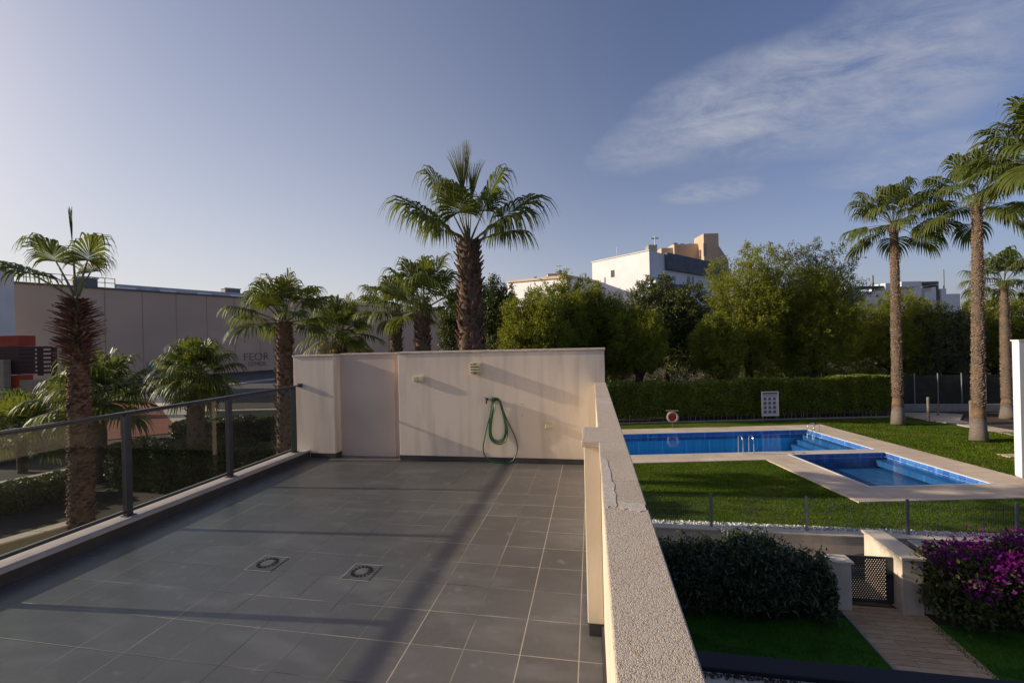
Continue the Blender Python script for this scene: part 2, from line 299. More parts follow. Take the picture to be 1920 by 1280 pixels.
def speckled_cap():
    m = bpy.data.materials.new('washed aggregate coping'); m.use_nodes = True
    t = m.node_tree; b = t.nodes['Principled BSDF']; b.inputs['Roughness'].default_value = 0.9; b.inputs['Specular IOR Level'].default_value = 0.2
    co = N(t, 'ShaderNodeTexCoord')
    def vor(s, j=0.0):
        mp = N(t, 'ShaderNodeMapping'); mp.inputs['Location'].default_value = (j, j, j); t.links.new(co.outputs['Object'], mp.inputs[0])
        v = N(t, 'ShaderNodeTexVoronoi'); v.inputs['Scale'].default_value = s; t.links.new(mp.outputs[0], v.inputs['Vector']); return v
    def nz(s, d=5, j=0.0):
        mp = N(t, 'ShaderNodeMapping'); mp.inputs['Location'].default_value = (j, j, j); t.links.new(co.outputs['Object'], mp.inputs[0])
        n = N(t, 'ShaderNodeTexNoise'); n.inputs['Scale'].default_value = s; n.inputs['Detail'].default_value = d; t.links.new(mp.outputs[0], n.inputs['Vector']); return n.outputs[0]
    def mixc(f, a, bcol):
        x = N(t, 'ShaderNodeMixRGB')
        if isinstance(f, (int, float)): x.inputs[0].default_value = f
        else: t.links.new(f, x.inputs[0])
        for i, q in ((1, a), (2, bcol)):
            if isinstance(q, tuple): x.inputs[i].default_value = (*q, 1)
            else: t.links.new(q, x.inputs[i])
        return x.outputs[0]
    mm = lambda op, a, bb=None, clamp=False: mth(op, a, bb, None, clamp, t)
    v1 = vor(400); v2 = vor(200, 3.0)
    sep = N(t, 'ShaderNodeSeparateColor'); t.links.new(v1.outputs['Color'], sep.inputs[0])
    sep2 = N(t, 'ShaderNodeSeparateColor'); t.links.new(v2.outputs['Color'], sep2.inputs[0])
    c = mixc(sep.outputs[0], (0.50, 0.415, 0.325), (0.63, 0.535, 0.425))
    dark = mm('MULTIPLY', mm('GREATER_THAN', sep.outputs[1], 0.86), 0.6); c = mixc(dark, c, (0.14, 0.11, 0.09))
    org = mm('MULTIPLY', mm('GREATER_THAN', sep2.outputs[1], 0.93), 0.5); c = mixc(org, c, (0.45, 0.24, 0.10))
    stain = mm('MULTIPLY', mm('SUBTRACT', nz(3.0, 6), 0.5), 3.0, True); c = mixc(mm('MULTIPLY', stain, 0.45), c, (0.27, 0.24, 0.21))
    patch = mm('MULTIPLY', mm('SUBTRACT', nz(2.1, 7, 7.3), 0.57), 9.0, True); c = mixc(mm('MULTIPLY', patch, 0.7), c, (0.60, 0.58, 0.53))
    t.links.new(c, b.inputs['Base Color'])
    bp = N(t, 'ShaderNodeBump'); bp.inputs['Strength'].default_value = 0.5; bp.inputs['Distance'].default_value = 0.003
    t.links.new(mm('ADD', mm('MULTIPLY', v1.outputs['Distance'], -1.2), nz(150)), bp.inputs['Height']); t.links.new(bp.outputs[0], b.inputs['Normal'])
    return m
MT['capstone'] = speckled_cap()

def dry_patches(m, cdry, sc_=0.55, lo=0.56, hi=0.74, amt=0.65):
    t = m.node_tree; b = t.nodes['Principled BSDF']; src = b.inputs['Base Color'].links[0].from_socket
    co = N(t, 'ShaderNodeTexCoord'); n = N(t, 'ShaderNodeTexNoise'); n.inputs['Scale'].default_value = sc_; n.inputs['Detail'].default_value = 7; n.inputs['Distortion'].default_value = 0.6
    mp = N(t, 'ShaderNodeMapping'); mp.inputs['Scale'].default_value = (0.6, 1.5, 1); t.links.new(co.outputs['Object'], mp.inputs[0]); t.links.new(mp.outputs[0], n.inputs['Vector'])
    rp = N(t, 'ShaderNodeMapRange'); rp.inputs[1].default_value = lo; rp.inputs[2].default_value = hi; rp.inputs[4].default_value = amt; t.links.new(n.outputs[0], rp.inputs[0])
    mx = N(t, 'ShaderNodeMixRGB'); mx.inputs[2].default_value = (*cdry, 1); t.links.new(rp.outputs[0], mx.inputs[0]); t.links.new(src, mx.inputs[1]); t.links.new(mx.outputs[0], b.inputs['Base Color'])
def grassmat(name, a, bcol, c3, scale=0.5, stripe=0.0):
    m = mat(name, a, 1.0, bcol, scale, 8, c3=c3, scale3=0.22, amt3=0.7, bump=0.9, bscale=30, spec=0.1, bdist=0.03)
    return m
MT['lawn'] = grassmat('clipped lawn', (0.045, 0.090, 0.006), (0.085, 0.135, 0.008), (0.12, 0.145, 0.012))
MT['lawn2'] = grassmat('artificial garden grass', (0.055, 0.15, 0.016), (0.075, 0.20, 0.02), (0.09, 0.21, 0.02), 1.2)
MT['gblade'] = leafmat('garden grass blades', (0.06, 0.16, 0.016), (0.09, 0.21, 0.02), (0.12, 0.25, 0.015), 0.3, 0.6, 0.6, 0.2, 0.35)
MT['blade'] = leafmat('grass blades', (0.065, 0.115, 0.006), (0.115, 0.165, 0.008), (0.15, 0.22, 0.010), 0.3, 0.6, 0.6, 0.2, 0.35)

for k_ in ('lawn', 'blade'): dry_patches(MT[k_], (0.17, 0.165, 0.03), 0.55, 0.52, 0.70, 0.7); dry_patches(MT[k_], (0.025, 0.055, 0.006), 0.9, 0.55, 0.68, 0.6)
for k_ in ('lawn2', 'gblade'): dry_patches(MT[k_], (0.02, 0.06, 0.01), 1.3, 0.50, 0.66, 0.7)
def plankmat():
    m = bpy.data.materials.new('wood look planks'); m.use_nodes = True
    t = m.node_tree; b = t.nodes['Principled BSDF']; b.inputs['Roughness'].default_value = 0.6
    co = N(t, 'ShaderNodeTexCoord')
    br = N(t, 'ShaderNodeTexBrick'); t.links.new(co.outputs['Object'], br.inputs[0])
    br.inputs['Scale'].default_value = 1.0; br.inputs['Brick Width'].default_value = 0.9; br.inputs['Row Height'].default_value = 0.15
    br.inputs['Mortar Size'].default_value = 0.004; br.inputs['Color1'].default_value = (0.62, 0.38, 0.20, 1); br.inputs['Color2'].default_value = (0.78, 0.52, 0.29, 1); br.inputs['Mortar'].default_value = (0.10, 0.07, 0.05, 1)
    mp = N(t, 'ShaderNodeMapping'); mp.inputs['Scale'].default_value = (2, 22, 1); t.links.new(co.outputs['Object'], mp.inputs[0])
    n = N(t, 'ShaderNodeTexNoise'); n.inputs['Scale'].default_value = 2.0; n.inputs['Detail'].default_value = 6; t.links.new(mp.outputs[0], n.inputs['Vector'])
    mx = N(t, 'ShaderNodeMixRGB'); mx.blend_type = 'MULTIPLY'; mx.inputs[0].default_value = 0.7
    rp = N(t, 'ShaderNodeMapRange'); rp.inputs[1].default_value = 0.3; rp.inputs[2].default_value = 0.7; rp.inputs[3].default_value = 0.55; rp.inputs[4].default_value = 1.2; t.links.new(n.outputs[0], rp.inputs[0])
    t.links.new(br.outputs[0], mx.inputs[1]); t.links.new(rp.outputs[0], mx.inputs[2]); t.links.new(mx.outputs[0], b.inputs['Base Color'])
    return m
MT['woodpath'] = plankmat()

def pooltile(name, c1, c2, s=0.25):
    m = bpy.data.materials.new(name); m.use_nodes = True
    t = m.node_tree; b = t.nodes['Principled BSDF']; b.inputs['Roughness'].default_value = 0.35
    co = N(t, 'ShaderNodeTexCoord'); br = N(t, 'ShaderNodeTexBrick'); br.offset = 0.0; t.links.new(co.outputs['Object'], br.inputs[0])
    br.inputs['Brick Width'].default_value = s; br.inputs['Row Height'].default_value = s; br.inputs['Mortar Size'].default_value = 0.008; br.inputs['Scale'].default_value = 1
    br.inputs['Color1'].default_value = (*c1, 1); br.inputs['Color2'].default_value = (*c2, 1); br.inputs['Mortar'].default_value = (c2[0] * 1.6, c2[1] * 1.4, c2[2] * 1.3, 1)
    t.links.new(br.outputs[0], b.inputs['Base Color'])
    return m
MT['pooltile'] = pooltile('blue pool mosaic', (0.07, 0.42, 0.74), (0.10, 0.50, 0.82))
MT['kidtile'] = pooltile('deep blue paddling pool mosaic', (0.030, 0.115, 0.30), (0.045, 0.15, 0.36))
MT['pooldark'] = pooltile('dark blue band mosaic', (0.03, 0.10, 0.36), (0.07, 0.20, 0.50), 0.3)

def glass(name, tint, gl=(1, 1, 1), f=0.06, rough=0.0, ripple=0.0):
    m = bpy.data.materials.new(name); m.use_nodes = True
    t = m.node_tree; t.nodes.clear()
    o = N(t, 'ShaderNodeOutputMaterial'); tr = N(t, 'ShaderNodeBsdfTransparent'); g = N(t, 'ShaderNodeBsdfGlossy'); mx = N(t, 'ShaderNodeMixShader')
    tr.inputs[0].default_value = (*tint, 1); g.inputs[0].default_value = (*gl, 1); g.inputs['Roughness'].default_value = rough
    fr = N(t, 'ShaderNodeFresnel'); fr.inputs[0].default_value = 1.33 if ripple else 1.45
    ge = N(t, 'ShaderNodeNewGeometry'); fm = mth('MULTIPLY', fr.outputs[0], mth('SUBTRACT', 1.0, ge.outputs['Backfacing'], None, False, t), None, True, t)
    t.links.new(fm, mx.inputs[0]); t.links.new(tr.outputs[0], mx.inputs[1]); t.links.new(g.outputs[0], mx.inputs[2]); t.links.new(mx.outputs[0], o.inputs[0])
    if ripple:
        co = N(t, 'ShaderNodeTexCoord'); n = N(t, 'ShaderNodeTexNoise'); n.inputs['Scale'].default_value = 3.0; n.inputs['Detail'].default_value = 3
        mp = N(t, 'ShaderNodeMapping'); mp.inputs['Scale'].default_value = (1, 1.6, 1); t.links.new(co.outputs['Object'], mp.inputs[0]); t.links.new(mp.outputs[0], n.inputs['Vector'])
        bp = N(t, 'ShaderNodeBump'); bp.inputs['Strength'].default_value = ripple; bp.inputs['Distance'].default_value = 0.02
        t.links.new(n.outputs[0], bp.inputs['Height']); t.links.new(bp.outputs[0], g.inputs['Normal']); t.links.new(bp.outputs[0], fr.inputs['Normal'])
    return m
MT['glass'] = glass('smoked green glass', (0.78, 0.82, 0.80))
MT['water'] = glass('pool water', (0.72, 0.90, 0.95), ripple=0.22)

# ------------------------------------------------------------------ mesh helpers
class MB:
    def __init__(s): s.v = []; s.f = []
    def add(s, vs, fs):
        o = len(s.v); s.v += [tuple(float(c) for c in p) for p in vs]; s.f += [tuple(i + o for i in f) for f in fs]; return s
    def box(s, x0, x1, y0, y1, z0, z1):
        return s.add([(x0, y0, z0), (x1, y0, z0), (x1, y1, z0), (x0, y1, z0), (x0, y0, z1), (x1, y0, z1), (x1, y1, z1), (x0, y1, z1)],
                     [(0, 3, 2, 1), (4, 5, 6, 7), (0, 1, 5, 4), (1, 2, 6, 5), (2, 3, 7, 6), (3, 0, 4, 7)])
    def prism(s, poly, z0, z1):
        n = len(poly); a = sum(poly[i][0] * poly[(i + 1) % n][1] - poly[(i + 1) % n][0] * poly[i][1] for i in range(n))
        if a < 0: poly = poly[::-1]
        vs = [(p[0], p[1], z0) for p in poly] + [(p[0], p[1], z1) for p in poly]
        return s.add(vs, [tuple(range(n))[::-1], tuple(range(n, 2 * n))] + [(i, (i + 1) % n, n + (i + 1) % n, n + i) for i in range(n)])
    def wall(s, a, b, th, z0, z1):
        """upright slab from plan point a to b, thickness th to the far side"""
        a = np.array(a[:2], float); b = np.array(b[:2], float); d = (b - a) / np.linalg.norm(b - a); n = np.array([-d[1], d[0]]) * th
        return s.prism([tuple(a), tuple(b), tuple(b + n), tuple(a + n)], z0, z1)
    def sheet(s, poly, z):
        n = len(poly); a = sum(poly[i][0] * poly[(i + 1) % n][1] - poly[(i + 1) % n][0] * poly[i][1] for i in range(n))
        if a < 0: poly = poly[::-1]
        return s.add([(p[0], p[1], z) for p in poly], [tuple(range(n))])
    def tube(s, pts, r, n=8, caps=True):
        pts = [Vector([float(c) for c in p]) for p in pts]; m = len(pts)
        rs = r if isinstance(r, (list, tuple, np.ndarray)) else [r] * m
        vs = []; prev = None
        for i, p in enumerate(pts):
            d = (pts[min(i + 1, m - 1)] - pts[max(i - 1, 0)]).normalized()
            if prev is None: a = d.orthogonal().normalized()
            else: a = (prev - d * prev.dot(d)).normalized()
            prev = a; b = d.cross(a)
            for k in range(n):
                t = 2 * PI * k / n; vs.append(p + (a * math.cos(t) + b * math.sin(t)) * float(rs[i]))
        fs = [(i * n + k, i * n + (k + 1) % n, (i + 1) * n + (k + 1) % n, (i + 1) * n + k) for i in range(m - 1) for k in range(n)]
        if caps: fs += [tuple(range(n))[::-1], tuple(range((m - 1) * n, m * n))]
        return s.add(vs, fs)
    def build(s, name, material, parent=None, smooth=False, bevel=0.0):
        me = bpy.data.meshes.new(name); me.from_pydata(s.v, [], s.f); me.update()
        return link(me, name, material, parent, smooth, bevel)

def link(me, name, material, parent, smooth=False, bevel=0.0):
    me.materials.append(MT[material] if isinstance(material, str) else material)
    if smooth: me.polygons.foreach_set('use_smooth', [True] * len(me.polygons))
    o = bpy.data.objects.new(name, me); col.objects.link(o)
    if parent is not None:
        o.parent = parent; o.location = -wloc(parent)
    if bevel:
        b = o.modifiers.new('bevel', 'BEVEL'); b.width = bevel; b.segments = 2; b.limit_method = 'ANGLE'
    return o
def wloc(o):
    v = Vector(o.location)
    while o.parent is not None: o = o.parent; v = v + Vector(o.location)
    return v
def quadmesh(name, V, material, parent, k=4):
    """V: (n,k,3) array of separate faces"""
    V = np.asarray(V, np.float32); n = V.shape[0]
    me = bpy.data.meshes.new(name)
    me.vertices.add(n * k); me.vertices.foreach_set('co', V.reshape(-1))
    me.loops.add(n * k); me.loops.foreach_set('vertex_index', np.arange(n * k, dtype=np.int32))
    me.polygons.add(n); me.polygons.foreach_set('loop_start', np.arange(0, n * k, k, dtype=np.int32))
    try: me.polygons.foreach_set('loop_total', np.full(n, k, dtype=np.int32))
    except Exception: pass
    me.update(calc_edges=True); me.validate()
    return link(me, name, material, parent)
def gridmesh(name, V, F, material, parent, smooth=False):
    me = bpy.data.meshes.new(name); V = np.asarray(V, np.float32); F = np.asarray(F, np.int32)
    me.vertices.add(len(V)); me.vertices.foreach_set('co', V.reshape(-1))
    me.loops.add(F.size); me.loops.foreach_set('vertex_index', F.reshape(-1))
    me.polygons.add(len(F)); me.polygons.foreach_set('loop_start', np.arange(0, F.size, 4, dtype=np.int32))
    try: me.polygons.foreach_set('loop_total', np.full(len(F), 4, dtype=np.int32))
    except Exception: pass
    me.update(calc_edges=True)
    return link(me, name, material, parent, smooth)
def tag(o, label=None, cat=None, group=None, kind=None):
    if label: o['label'] = label
    if cat: o['category'] = cat
    if group: o['group'] = group
    if kind: o['kind'] = kind
    return o
def thing(name, label, cat, loc, group=None):
    o = bpy.data.objects.new(name, None); o.empty_display_size = 0.2; col.objects.link(o); o.location = Vector([float(c) for c in loc])
    return tag(o, label, cat, group)
def struct(o): return tag(o, kind='structure')
def copy_tree(o, parent=None):
    c = o.copy(); col.objects.link(c); c.parent = parent
    for ch in list(o.children): copy_tree(ch, c)
    return c

def cards(P, L, W, rng, up=0.0, out=None, outw=0.0):
    """diamond leaves at points P"""
    n = len(P)
    d = rng.normal(size=(n, 3)); d[:, 2] += up
    if out is not None: d += out * outw
    d /= np.linalg.norm(d, axis=1)[:, None]
    q = rng.normal(size=(n, 3)); s = np.cross(d, q); s /= np.linalg.norm(s, axis=1)[:, None] + 1e-9
    l = (L * rng.uniform(0.6, 1.35, n))[:, None]; w = (W * rng.uniform(0.7, 1.3, n))[:, None]
    a = P - d * l * 0.5; b = P + s * w * 0.5 - d * l * 0.05; c = P + d * l * 0.5; e = P - s * w * 0.5 - d * l * 0.05
    return np.stack([a, b, c, e], 1)

# ------------------------------------------------------------------ levels
P, G, S = -3.85, -4.55, -3.40
TH = math.radians(10.6); cu = np.array([math.cos(TH), math.sin(TH)]); cv = np.array([-math.sin(TH), math.cos(TH)])
def uv(u, v): q = cu * u + cv * v; return (float(q[0]), float(q[1]))

# ------------------------------------------------------------------ ground
def hill(x, y):
    u = x * cu[0] + y * cu[1]; v = x * cv[0] + y * cv[1]
    t = min(max((v - 31.5) / 26.0, 0), 1); t = t * t * (3 - 2 * t)
    sx = min(max((x + 6) / 8.0, 0), 1)
    return t * 2.1 * sx
xs = sorted(set([-900, -500, -300, -200, -150, -110, -90, -75, -60, -50, -42, -36, -30, -25, -20, -16, -13, -10, -7, -5, -3, -2.9, -1.5, 0, 2, 4, 6, 8, 11, 14, 17, 20, 24, 28, 32, 37, 42, 50, 60, 75, 95, 120, 160, 220, 300, 500, 900]))
ys = sorted(set([-900, -400, -200, -100, -50, -25, -12, -6, -2, 2, 5, 8, 10.4, 13.21, 13.25, 15, 18, 21, 24, 27, 30, 33, 36, 39, 42, 45, 48, 52, 56, 60, 66, 75, 90, 110, 140, 180, 240, 340, 500, 900]))
rngg = np.random.default_rng(3); gv = []; gf = []
for y in ys:
    for x in xs:
        if x <= -3: z = S - 0.012
        elif y <= 13.21: z = G - 0.012
        else: z = P - 0.012 + hill(x, y)
        uu = x * cu[0] + y * cu[1]; vv = x * cv[0] + y * cv[1]
        if x > -3 and y > 13.3 and -4 < uu < 18.9 and vv < 27.2: z = P - 2.2
        if y > 31 and x > -2: z += rngg.uniform(-0.1, 0.1)
        gv.append((x, y, z))
nx = len(xs)
for j in range(len(ys) - 1):
    for i in range(nx - 1): gf.append((j * nx + i, j * nx + i + 1, (j + 1) * nx + i + 1, (j + 1) * nx + i))
struct(gridmesh('ground', gv, gf, 'soil', None))

# ------------------------------------------------------------------ terrace
fl = MB().box(-4.14, 0.02, -2.5, 5.868, -0.12, 0.0).box(-3.728, -2.722, 5.868, 6.03, -0.12, 0.001).build('terrace_floor', 'tiles'); struct(fl)
kb = thing('terrace_kerb', 'low kerb along the left edge of the terrace, dark tiled side and pale stone top under the glass railing', 'kerb', (-4.29, 2.0, 0))
MB().box(-4.44, -4.143, -2.5, 5.868, -0.5, 0.09).build('kerb_side', 'skirt', kb)
MB().box(-4.46, -4.132, -2.5, 5.866, 0.092, 0.12).build('kerb_top', 'curbstone', kb, bevel=0.004)

wl = thing('terrace_wall', 'pink beige stucco wall closing the far end of the terrace with the hose and lamp on it', 'wall', (-1.3, 5.98, 0))
MB().box(-2.72, 0.165, 5.87, 6.10, -0.5, 1.507).build('wall_panel', 'stucco', wl, bevel=0.006)
MB().box(-4.39, -3.73, 5.87, 6.10, -0.5, 1.49).build('pillar', 'stucco', wl, bevel=0.006)
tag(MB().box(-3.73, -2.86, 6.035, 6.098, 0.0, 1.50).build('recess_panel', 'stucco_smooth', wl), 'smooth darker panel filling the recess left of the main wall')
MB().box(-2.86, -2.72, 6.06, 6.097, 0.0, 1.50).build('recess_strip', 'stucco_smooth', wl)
MB().box(-2.735, 0.177, 5.858, 6.115, 1.509, 1.537).box(-4.40, -3.72, 5.858, 6.115, 1.492, 1.52).box(-3.718, -2.737, 6.02, 6.115, 1.502, 1.53).build('wall_coping', 'capwall', wl, bevel=0.004)
MB().box(-2.715, 0.015, 5.860, 5.869, 0.001, 0.072).box(-4.13, -3.722, 5.860, 5.869, 0.001, 0.072).box(-3.729, -3.722, 5.872, 6.03, 0.001, 0.072).build('skirting', 'skirt', wl)
# screw holes left in the wall
hm = MB()
for px, py in ((979, 757), (979, 778)):
    c = ony(px, py, 5.869); hm.tube([(c[0], 5.872, c[2]), (c[0], 5.8675, c[2])], 0.006, 8)
hm.build('screw_hole', 'black', wl)

pp = thing('parapet_wall', 'long cream parapet wall with speckled stone coping running along the right side of the terrace', 'wall', (0.1, 2.5, 0))
MB().box(0.035, 0.155, -2.5, 5.869, -1.2, 1.055).build('wall_panel', 'cream', pp)
MB().box(-0.055, 0.033, 2.47, 2.85, 0.075, 1.055).build('pier', 'cream', pp, bevel=0.004)
cpb = MB(); yy = [-2.5, -1.35, -0.2, 0.62, 1.78, 2.45]
for a, b in zip(yy[:-1], yy[1:]): cpb.box(0.027, 0.172, a + 0.002, b - 0.002, 1.057, 1.09)
cpb.box(-0.066, 0.172, 2.452, 2.864, 1.057, 1.09)
yy = [2.866, 3.75, 4.8, 5.857]
for a, b in zip(yy[:-1], yy[1:]): cpb.box(0.027, 0.172, a + 0.002, b - 0.002, 1.057, 1.09)
cpb.build('coping', 'capstone', pp, bevel=0.004)
MB().box(-0.048, 0.026, 2.478, 2.845, 0.001, 0.073).box(0.022, 0.034, -2.5, 2.46, 0.001, 0.073).box(0.022, 0.034, 2.86, 5.86, 0.001, 0.073).build('skirting', 'skirt', pp)

MT['plaster'] = mat('pale plaster smear', (0.60, 0.54, 0.46), 0.95, (0.46, 0.40, 0.33), 70, 5, bump=0.4, bscale=120, bdist=0.003)
rp_ = random.Random(12)
def smear(pts):
    out_ = []
    for i in range(len(pts)):
        a, b = pts[i], pts[(i + 1) % len(pts)]
        for k in range(7):
            t = k / 7; out_.append((a[0] + (b[0] - a[0]) * t + rp_.uniform(-.004, .004), a[1] + (b[1] - a[1]) * t + rp_.uniform(-.012, .012)))
    return out_
MB().prism(smear([(0.034, 1.50), (0.075, 1.50), (0.072, 1.72), (0.060, 2.08), (0.036, 2.10), (0.034, 1.80)]), 1.0902, 1.0915).prism(smear([(0.082, 1.49), (0.166, 1.47), (0.166, 1.535), (0.082, 1.55)]), 1.0902, 1.0915).build('plaster_smear', 'plaster', pp)
hs = thing('house', 'cream house carrying the terrace, only its garden side porch roof shows at the bottom right', 'house', (-2, 3, G))
MB().box(-4.38, 0.03, -2.5, 5.86, G, -0.13).box(-4.38, 0.10, 6.11, 10.25, G, -0.95).box(-4.37, 0.15, 5.87, 6.1, G, -0.52).build('wall', 'cream', hs)  # block beyond the end wall is unseen, added to cast shade over the garden
MB().box(-4.37, 0.15, -30, -2.6, G, -0.2).build('rear_wing', 'cream', hs)
MB().box(0.158, 9.0, 0.5, 4.12, -1.45, -1.31).build('porch_roof', 'cream', hs)
MT['edge'] = mat('dark roof edge', (0.018, 0.017, 0.024), 0.6)
MB().box(0.158, 9.0, 4.122, 4.33, -1.50, -1.27).build('roof_edge', 'edge', hs, bevel=0.006)
rngl = np.random.default_rng(5)
lp = np.stack([rngl.uniform(0.2, 2.6, 500), 4.10 - np.abs(rngl.normal(0, 0.03, 500)), rngl.uniform(-1.308, -1.295, 500)], 1)
tag(quadmesh('fallen_leaves', cards(lp, 0.035, 0.02, rngl), 'bark', None), kind='stuff')

# ------------------------------------------------------------------ glass railing
rl = thing('glass_railing', 'dark metal railing with smoked glass panels on the left kerb of the terrace', 'railing', (-4.27, 2.2, 0.12))
post_y = [5.70, 4.545, 3.375, 2.205, 1.035, -0.135, -1.305]
for y in post_y:
    MB().box(-4.297, -4.247, y - 0.028, y + 0.028, 0.128, 1.062).box(-4.312, -4.232, y - 0.045, y + 0.045, 0.1205, 0.1275).build('post', 'metal', rl, bevel=0.003)
MB().box(-4.294, -4.250, -2.4, 5.84, 1.0625, 1.083).build('handrail', 'railtop', rl, bevel=0.006)
MB().box(-4.305, -4.239, 5.84, 5.868, 1.045, 1.10).build('wall_bracket', 'metal', rl)
for i in range(len(post_y) - 1):
    y1 = post_y[i] - 0.035; y0 = post_y[i + 1] + 0.035
    MB().box(-4.276, -4.268, y0, y1, 0.175, 1.044).build('glass_panel', 'glass', rl)
    MB().box(-4.283, -4.261, y0 - 0.013, y1 + 0.013, 0.150, 0.174).build('bottom_rail', 'metal', rl)
    MB().box(-4.283, -4.261, y0 - 0.013, y1 + 0.013, 1.045, 1.0615).build('top_rail', 'metal', rl)

# ------------------------------------------------------------------ things on the wall
def wallbox(px0, py0, px1, py1, y=5.868):
    a = ony(px0, py1, y); b = ony(px1, py0, y); return a[0], b[0], a[2], b[2]
x0, x1, z0, z1 = -1.635, -1.495, 1.212, 1.375
lm = thing('wall_lamp', 'ivory louvred bulkhead lamp high on the end wall, above the hose', 'lamp', (-1.565, 5.868, 1.21))
MB().box(x0, x1, 5.845, 5.869, z0, z1).build('back_plate', 'fixture', lm, bevel=0.004)
lv = MB()
for k in range(3):
    zz = z0 + 0.034 + k * 0.036; lv.box(x0 + 0.012, x1 - 0.012, 5.775, 5.844, zz, zz + 0.024)
lv.build('louvre', 'fixture', lm, bevel=0.004)
MB().box(x0 + 0.004, x0 + 0.0115, 5.78, 5.844, z0 + 0.01, z1 - 0.01).build('side_cheek', 'fixture', lm)
MB().box(x1 - 0.0115, x1 - 0.004, 5.78, 5.844, z0 + 0.01, z1 - 0.01).build('side_cheek', 'fixture', lm)
MB().box(x0 + 0.014, x1 - 0.014, 5.79, 5.844, z0 + 0.012, z0 + 0.030).build('end_cap', 'fixture', lm)
MB().box(x0 + 0.014, x1 - 0.014, 5.79, 5.844, z1 - 0.030, z1 - 0.010).build('end_cap', 'fixture', lm)
MB().box(-1.58, -1.55, 5.785, 5.7895, z0 + 0.014, z0 + 0.026).build('clip', 'fixturedark', lm)
MB().box(-1.58, -1.55, 5.785, 5.7895, z1 - 0.026, z1 - 0.014).build('clip', 'fixturedark', lm)
def socket(name, label, x0, x1, z0, z1, double):
    t = thing(name, label, 'socket', ((x0 + x1) / 2, 5.868, z0))
    MB().box(x0, x1, 5.835, 5.869, z0, z1).build('housing', 'fixture', t, bevel=0.005)
    n = 2 if double else 1; wd = (x1 - x0) / n
    for k in range(n): MB().box(x0 + k * wd + 0.006, x0 + (k + 1) * wd - 0.006, 5.826, 5.8345, z0 + 0.012, z1 - 0.008).build('flap', 'fixture', t, bevel=0.003)
socket('power_socket', 'wide ivory double socket on the left part of the end wall', -2.485, -2.325, 1.115, 1.195, True)
socket('power_socket', 'small square ivory socket low on the end wall near the parapet', -0.63, -0.54, 0.475, 0.545, False)
tp = thing('water_tap', 'small dark garden tap on the end wall beside the hose', 'tap', (-1.45, 5.868, 0.84))
c = ony(914, 749, 5.85)
MB().tube([(c[0], 5.869, c[2]), (c[0], 5.80, c[2]), (c[0], 5.785, c[2] - 0.02), (c[0], 5.783, c[2] - 0.045)], 0.011, 10).build('spout', 'black', tp, smooth=True)
MB().box(c[0] - 0.022, c[0] + 0.022, 5.805, 5.83, c[2] + 0.012, c[2] + 0.026).build('handle', 'black', tp, bevel=0.003)
def zw(x, y, Y): return ony(760 + x / 5.817, 660 + y / 5.817, Y)
loops = [[(925, 515), (940, 502), (985, 500), (1025, 520), (1060, 600), (1088, 720), (1112, 830), (1110, 915), (1075, 985), (1010, 1003), (950, 972), (918, 900), (915, 780), (930, 640), (955, 530), (990, 503), (1020, 515), (1045, 600), (1070, 700), (1088, 800), (1088, 890), (1062, 945), (1012, 966), (965, 948), (937, 885), (940, 770), (960, 640), (975, 535),
          (1000, 506), (1035, 540), (1070, 640), (1110, 740), (1150, 820), (1200, 930), (1224, 1030), (1210, 1110), (1175, 1180), (1100, 1212), (1010, 1214), (930, 1188), (880, 1145), (856, 1095), (850, 1020), (868, 920), (893, 800), (922, 690), (945, 570), (968, 512), (1000, 502), (1022, 530), (1052, 610), (1078, 710), (1099, 810), (1098, 900), (1068, 965), (1010, 985), (957, 958), (927, 890), (926, 780), (946, 650), (972, 545), (982, 520)]]
raw = [zw(x, y, 5.835 - 0.012 * math.sin(i * 0.9)) for i, (x, y) in enumerate(loops[0])]
def catmull(pts, sub=4):
    pts = [np.array(p) for p in pts]; o = []
    for i in range(len(pts) - 1):
        p0 = pts[max(i - 1, 0)]; p1 = pts[i]; p2 = pts[i + 1]; p3 = pts[min(i + 2, len(pts) - 1)]
        for k in range(sub):
            t = k / sub; o.append(0.5 * ((2 * p1) + (-p0 + p2) * t + (2 * p0 - 5 * p1 + 4 * p2 - p3) * t * t + (-p0 + 3 * p1 - 3 * p2 + p3) * t ** 3))
    o.append(pts[-1]); return o
hp = [np.array([p[0], p[1], max(p[2], 0.012)]) for p in catmull(raw)]
ho = thing('garden_hose', 'green garden hose hanging in loops on the end wall, lowest loop touching the floor', 'hose', (-1.3, 5.82, 0))
MB().tube(hp, 0.0085, 8).build('hose_pipe', 'hose', ho, smooth=True)
MB().tube([zw(984, 520, 5.822), zw(976, 590, 5.816), zw(972, 660, 5.816)], [0.009, 0.012, 0.006], 10).build('nozzle', 'nozzle', ho, smooth=True)
hk = thing('hose_hook', 'small dark hook on the end wall that carries the hose', 'hook', (-1.33, 5.86, 0.86))
a = zw(985, 515, 5.85)
MB().box(a[0] - 0.04, a[0] + 0.035, 5.80, 5.869, a[2] - 0.012, a[2] - 0.002).box(a[0] - 0.04, a[0] + 0.035, 5.795, 5.7995, a[2] - 0.012, a[2] + 0.015).build('bracket', 'fixturedark', hk)

